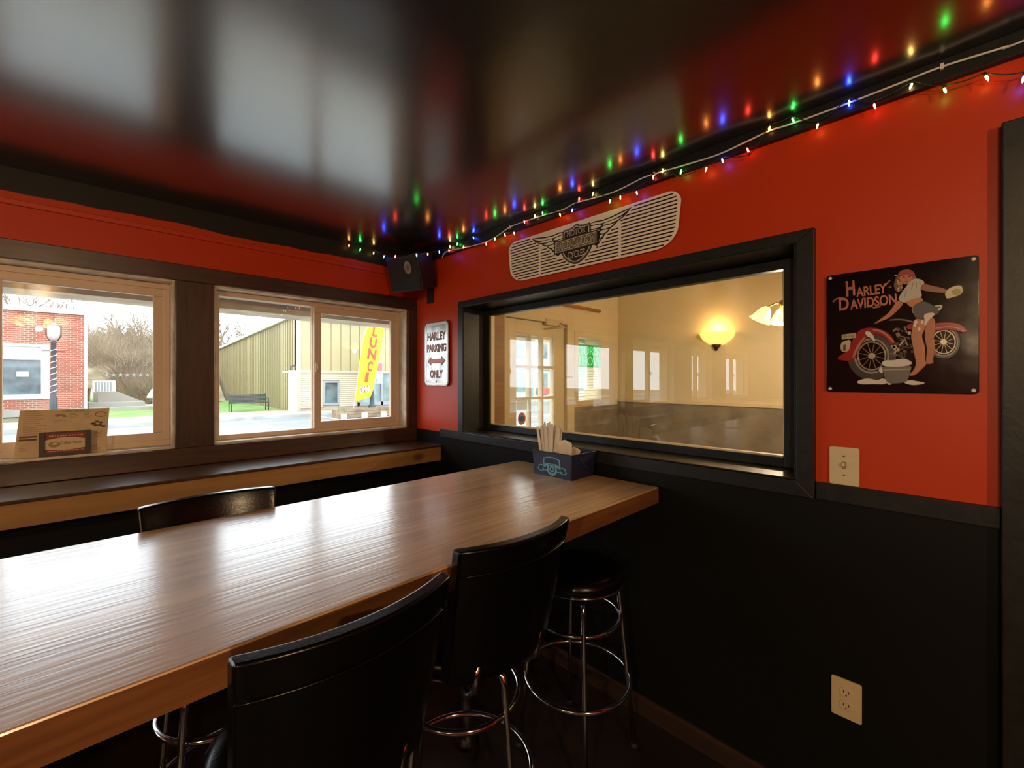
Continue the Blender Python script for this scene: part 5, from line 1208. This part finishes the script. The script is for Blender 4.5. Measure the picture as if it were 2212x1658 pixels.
bank = MB(); Gd = [[Vector(((0.2 if k < 6 else -6.0)+i*(0.27 if k < 6 else 0.52), 35.5+k*0.7, G-0.1+4.4*(1-math.cos(math.pi*min(1, k*0.7/10)))*0.5+0.15*math.sin(i*0.9+k*0.9))) for k in range(15)] for i in range(26)]
bank.quadgrid(Gd); struct(bank.build('bank', mat('brush_bank_earth', (0.26, 0.22, 0.13), rough=0.95, var=0.4, vscale=1.5)))

# white vinyl lettering and stars on the outside of the second street window
M_VIN = mat('white_vinyl_lettering', (0.8, 0.82, 0.8), rough=0.6)
_nt = M_VIN.node_tree; _t = _nt.nodes.new('ShaderNodeBsdfTranslucent'); _t.inputs['Color'].default_value = (0.75, 0.8, 0.78, 1)      # thin film that daylight shines through
_m = _nt.nodes.new('ShaderNodeMixShader'); _m.inputs[0].default_value = 0.6; _o = _nt.nodes['Material Output']
_nt.links.new(_nt.nodes['Principled BSDF'].outputs[0], _m.inputs[1]); _nt.links.new(_t.outputs[0], _m.inputs[2]); _nt.links.new(_m.outputs[0], _o.inputs['Surface'])
wl = thing('window_lettering', 'faint white lettering and row of stars stuck on the street window', 'window decal', M=frame_win(0.0, H-0.05, YW+0.1005))
x_l = onY(250, 790, YW+0.1)[0]; x_r = onY(340, 790, YW+0.1)[0]
for k in range(8):
    px_ = 231+k*14.6; X_, Y_, Z_ = onY(px_, 809.5, YW+0.1); r = 0.0115
    pts = [(X_+(r if i % 2 == 0 else r*0.42)*math.sin(i*math.pi/5), Z_-(H-0.05)+(r if i % 2 == 0 else r*0.42)*math.cos(i*math.pi/5)) for i in range(10)]
    finish('star', curve_mesh([pts], 'star', 0.0006), M_VIN, wl, local=True)
for txt, py_, x0p, x1p, hh in (('OUTMOS', 759.5, 285, 340, 10), ('GOSTEX', 776, 249, 340, 13), ('WASHEVAL', 787, 243, 340, 10)):
    a_, b_ = onY(x0p, py_, YW+0.1), onY(x1p, py_, YW+0.1)
    me = text_mesh(txt, 'lettering', 0.05, 0.0005, width=b_[0]-a_[0], height=hh*0.0021, off=-0.0016); me.transform(Matrix.Translation(((a_[0]+b_[0])/2, a_[2]-(H-0.05), 0)) @ Matrix.Diagonal((-1, 1, 1, 1)))
    finish('lettering', me, M_VIN, wl, local=True)
bpy.context.view_layer.update()
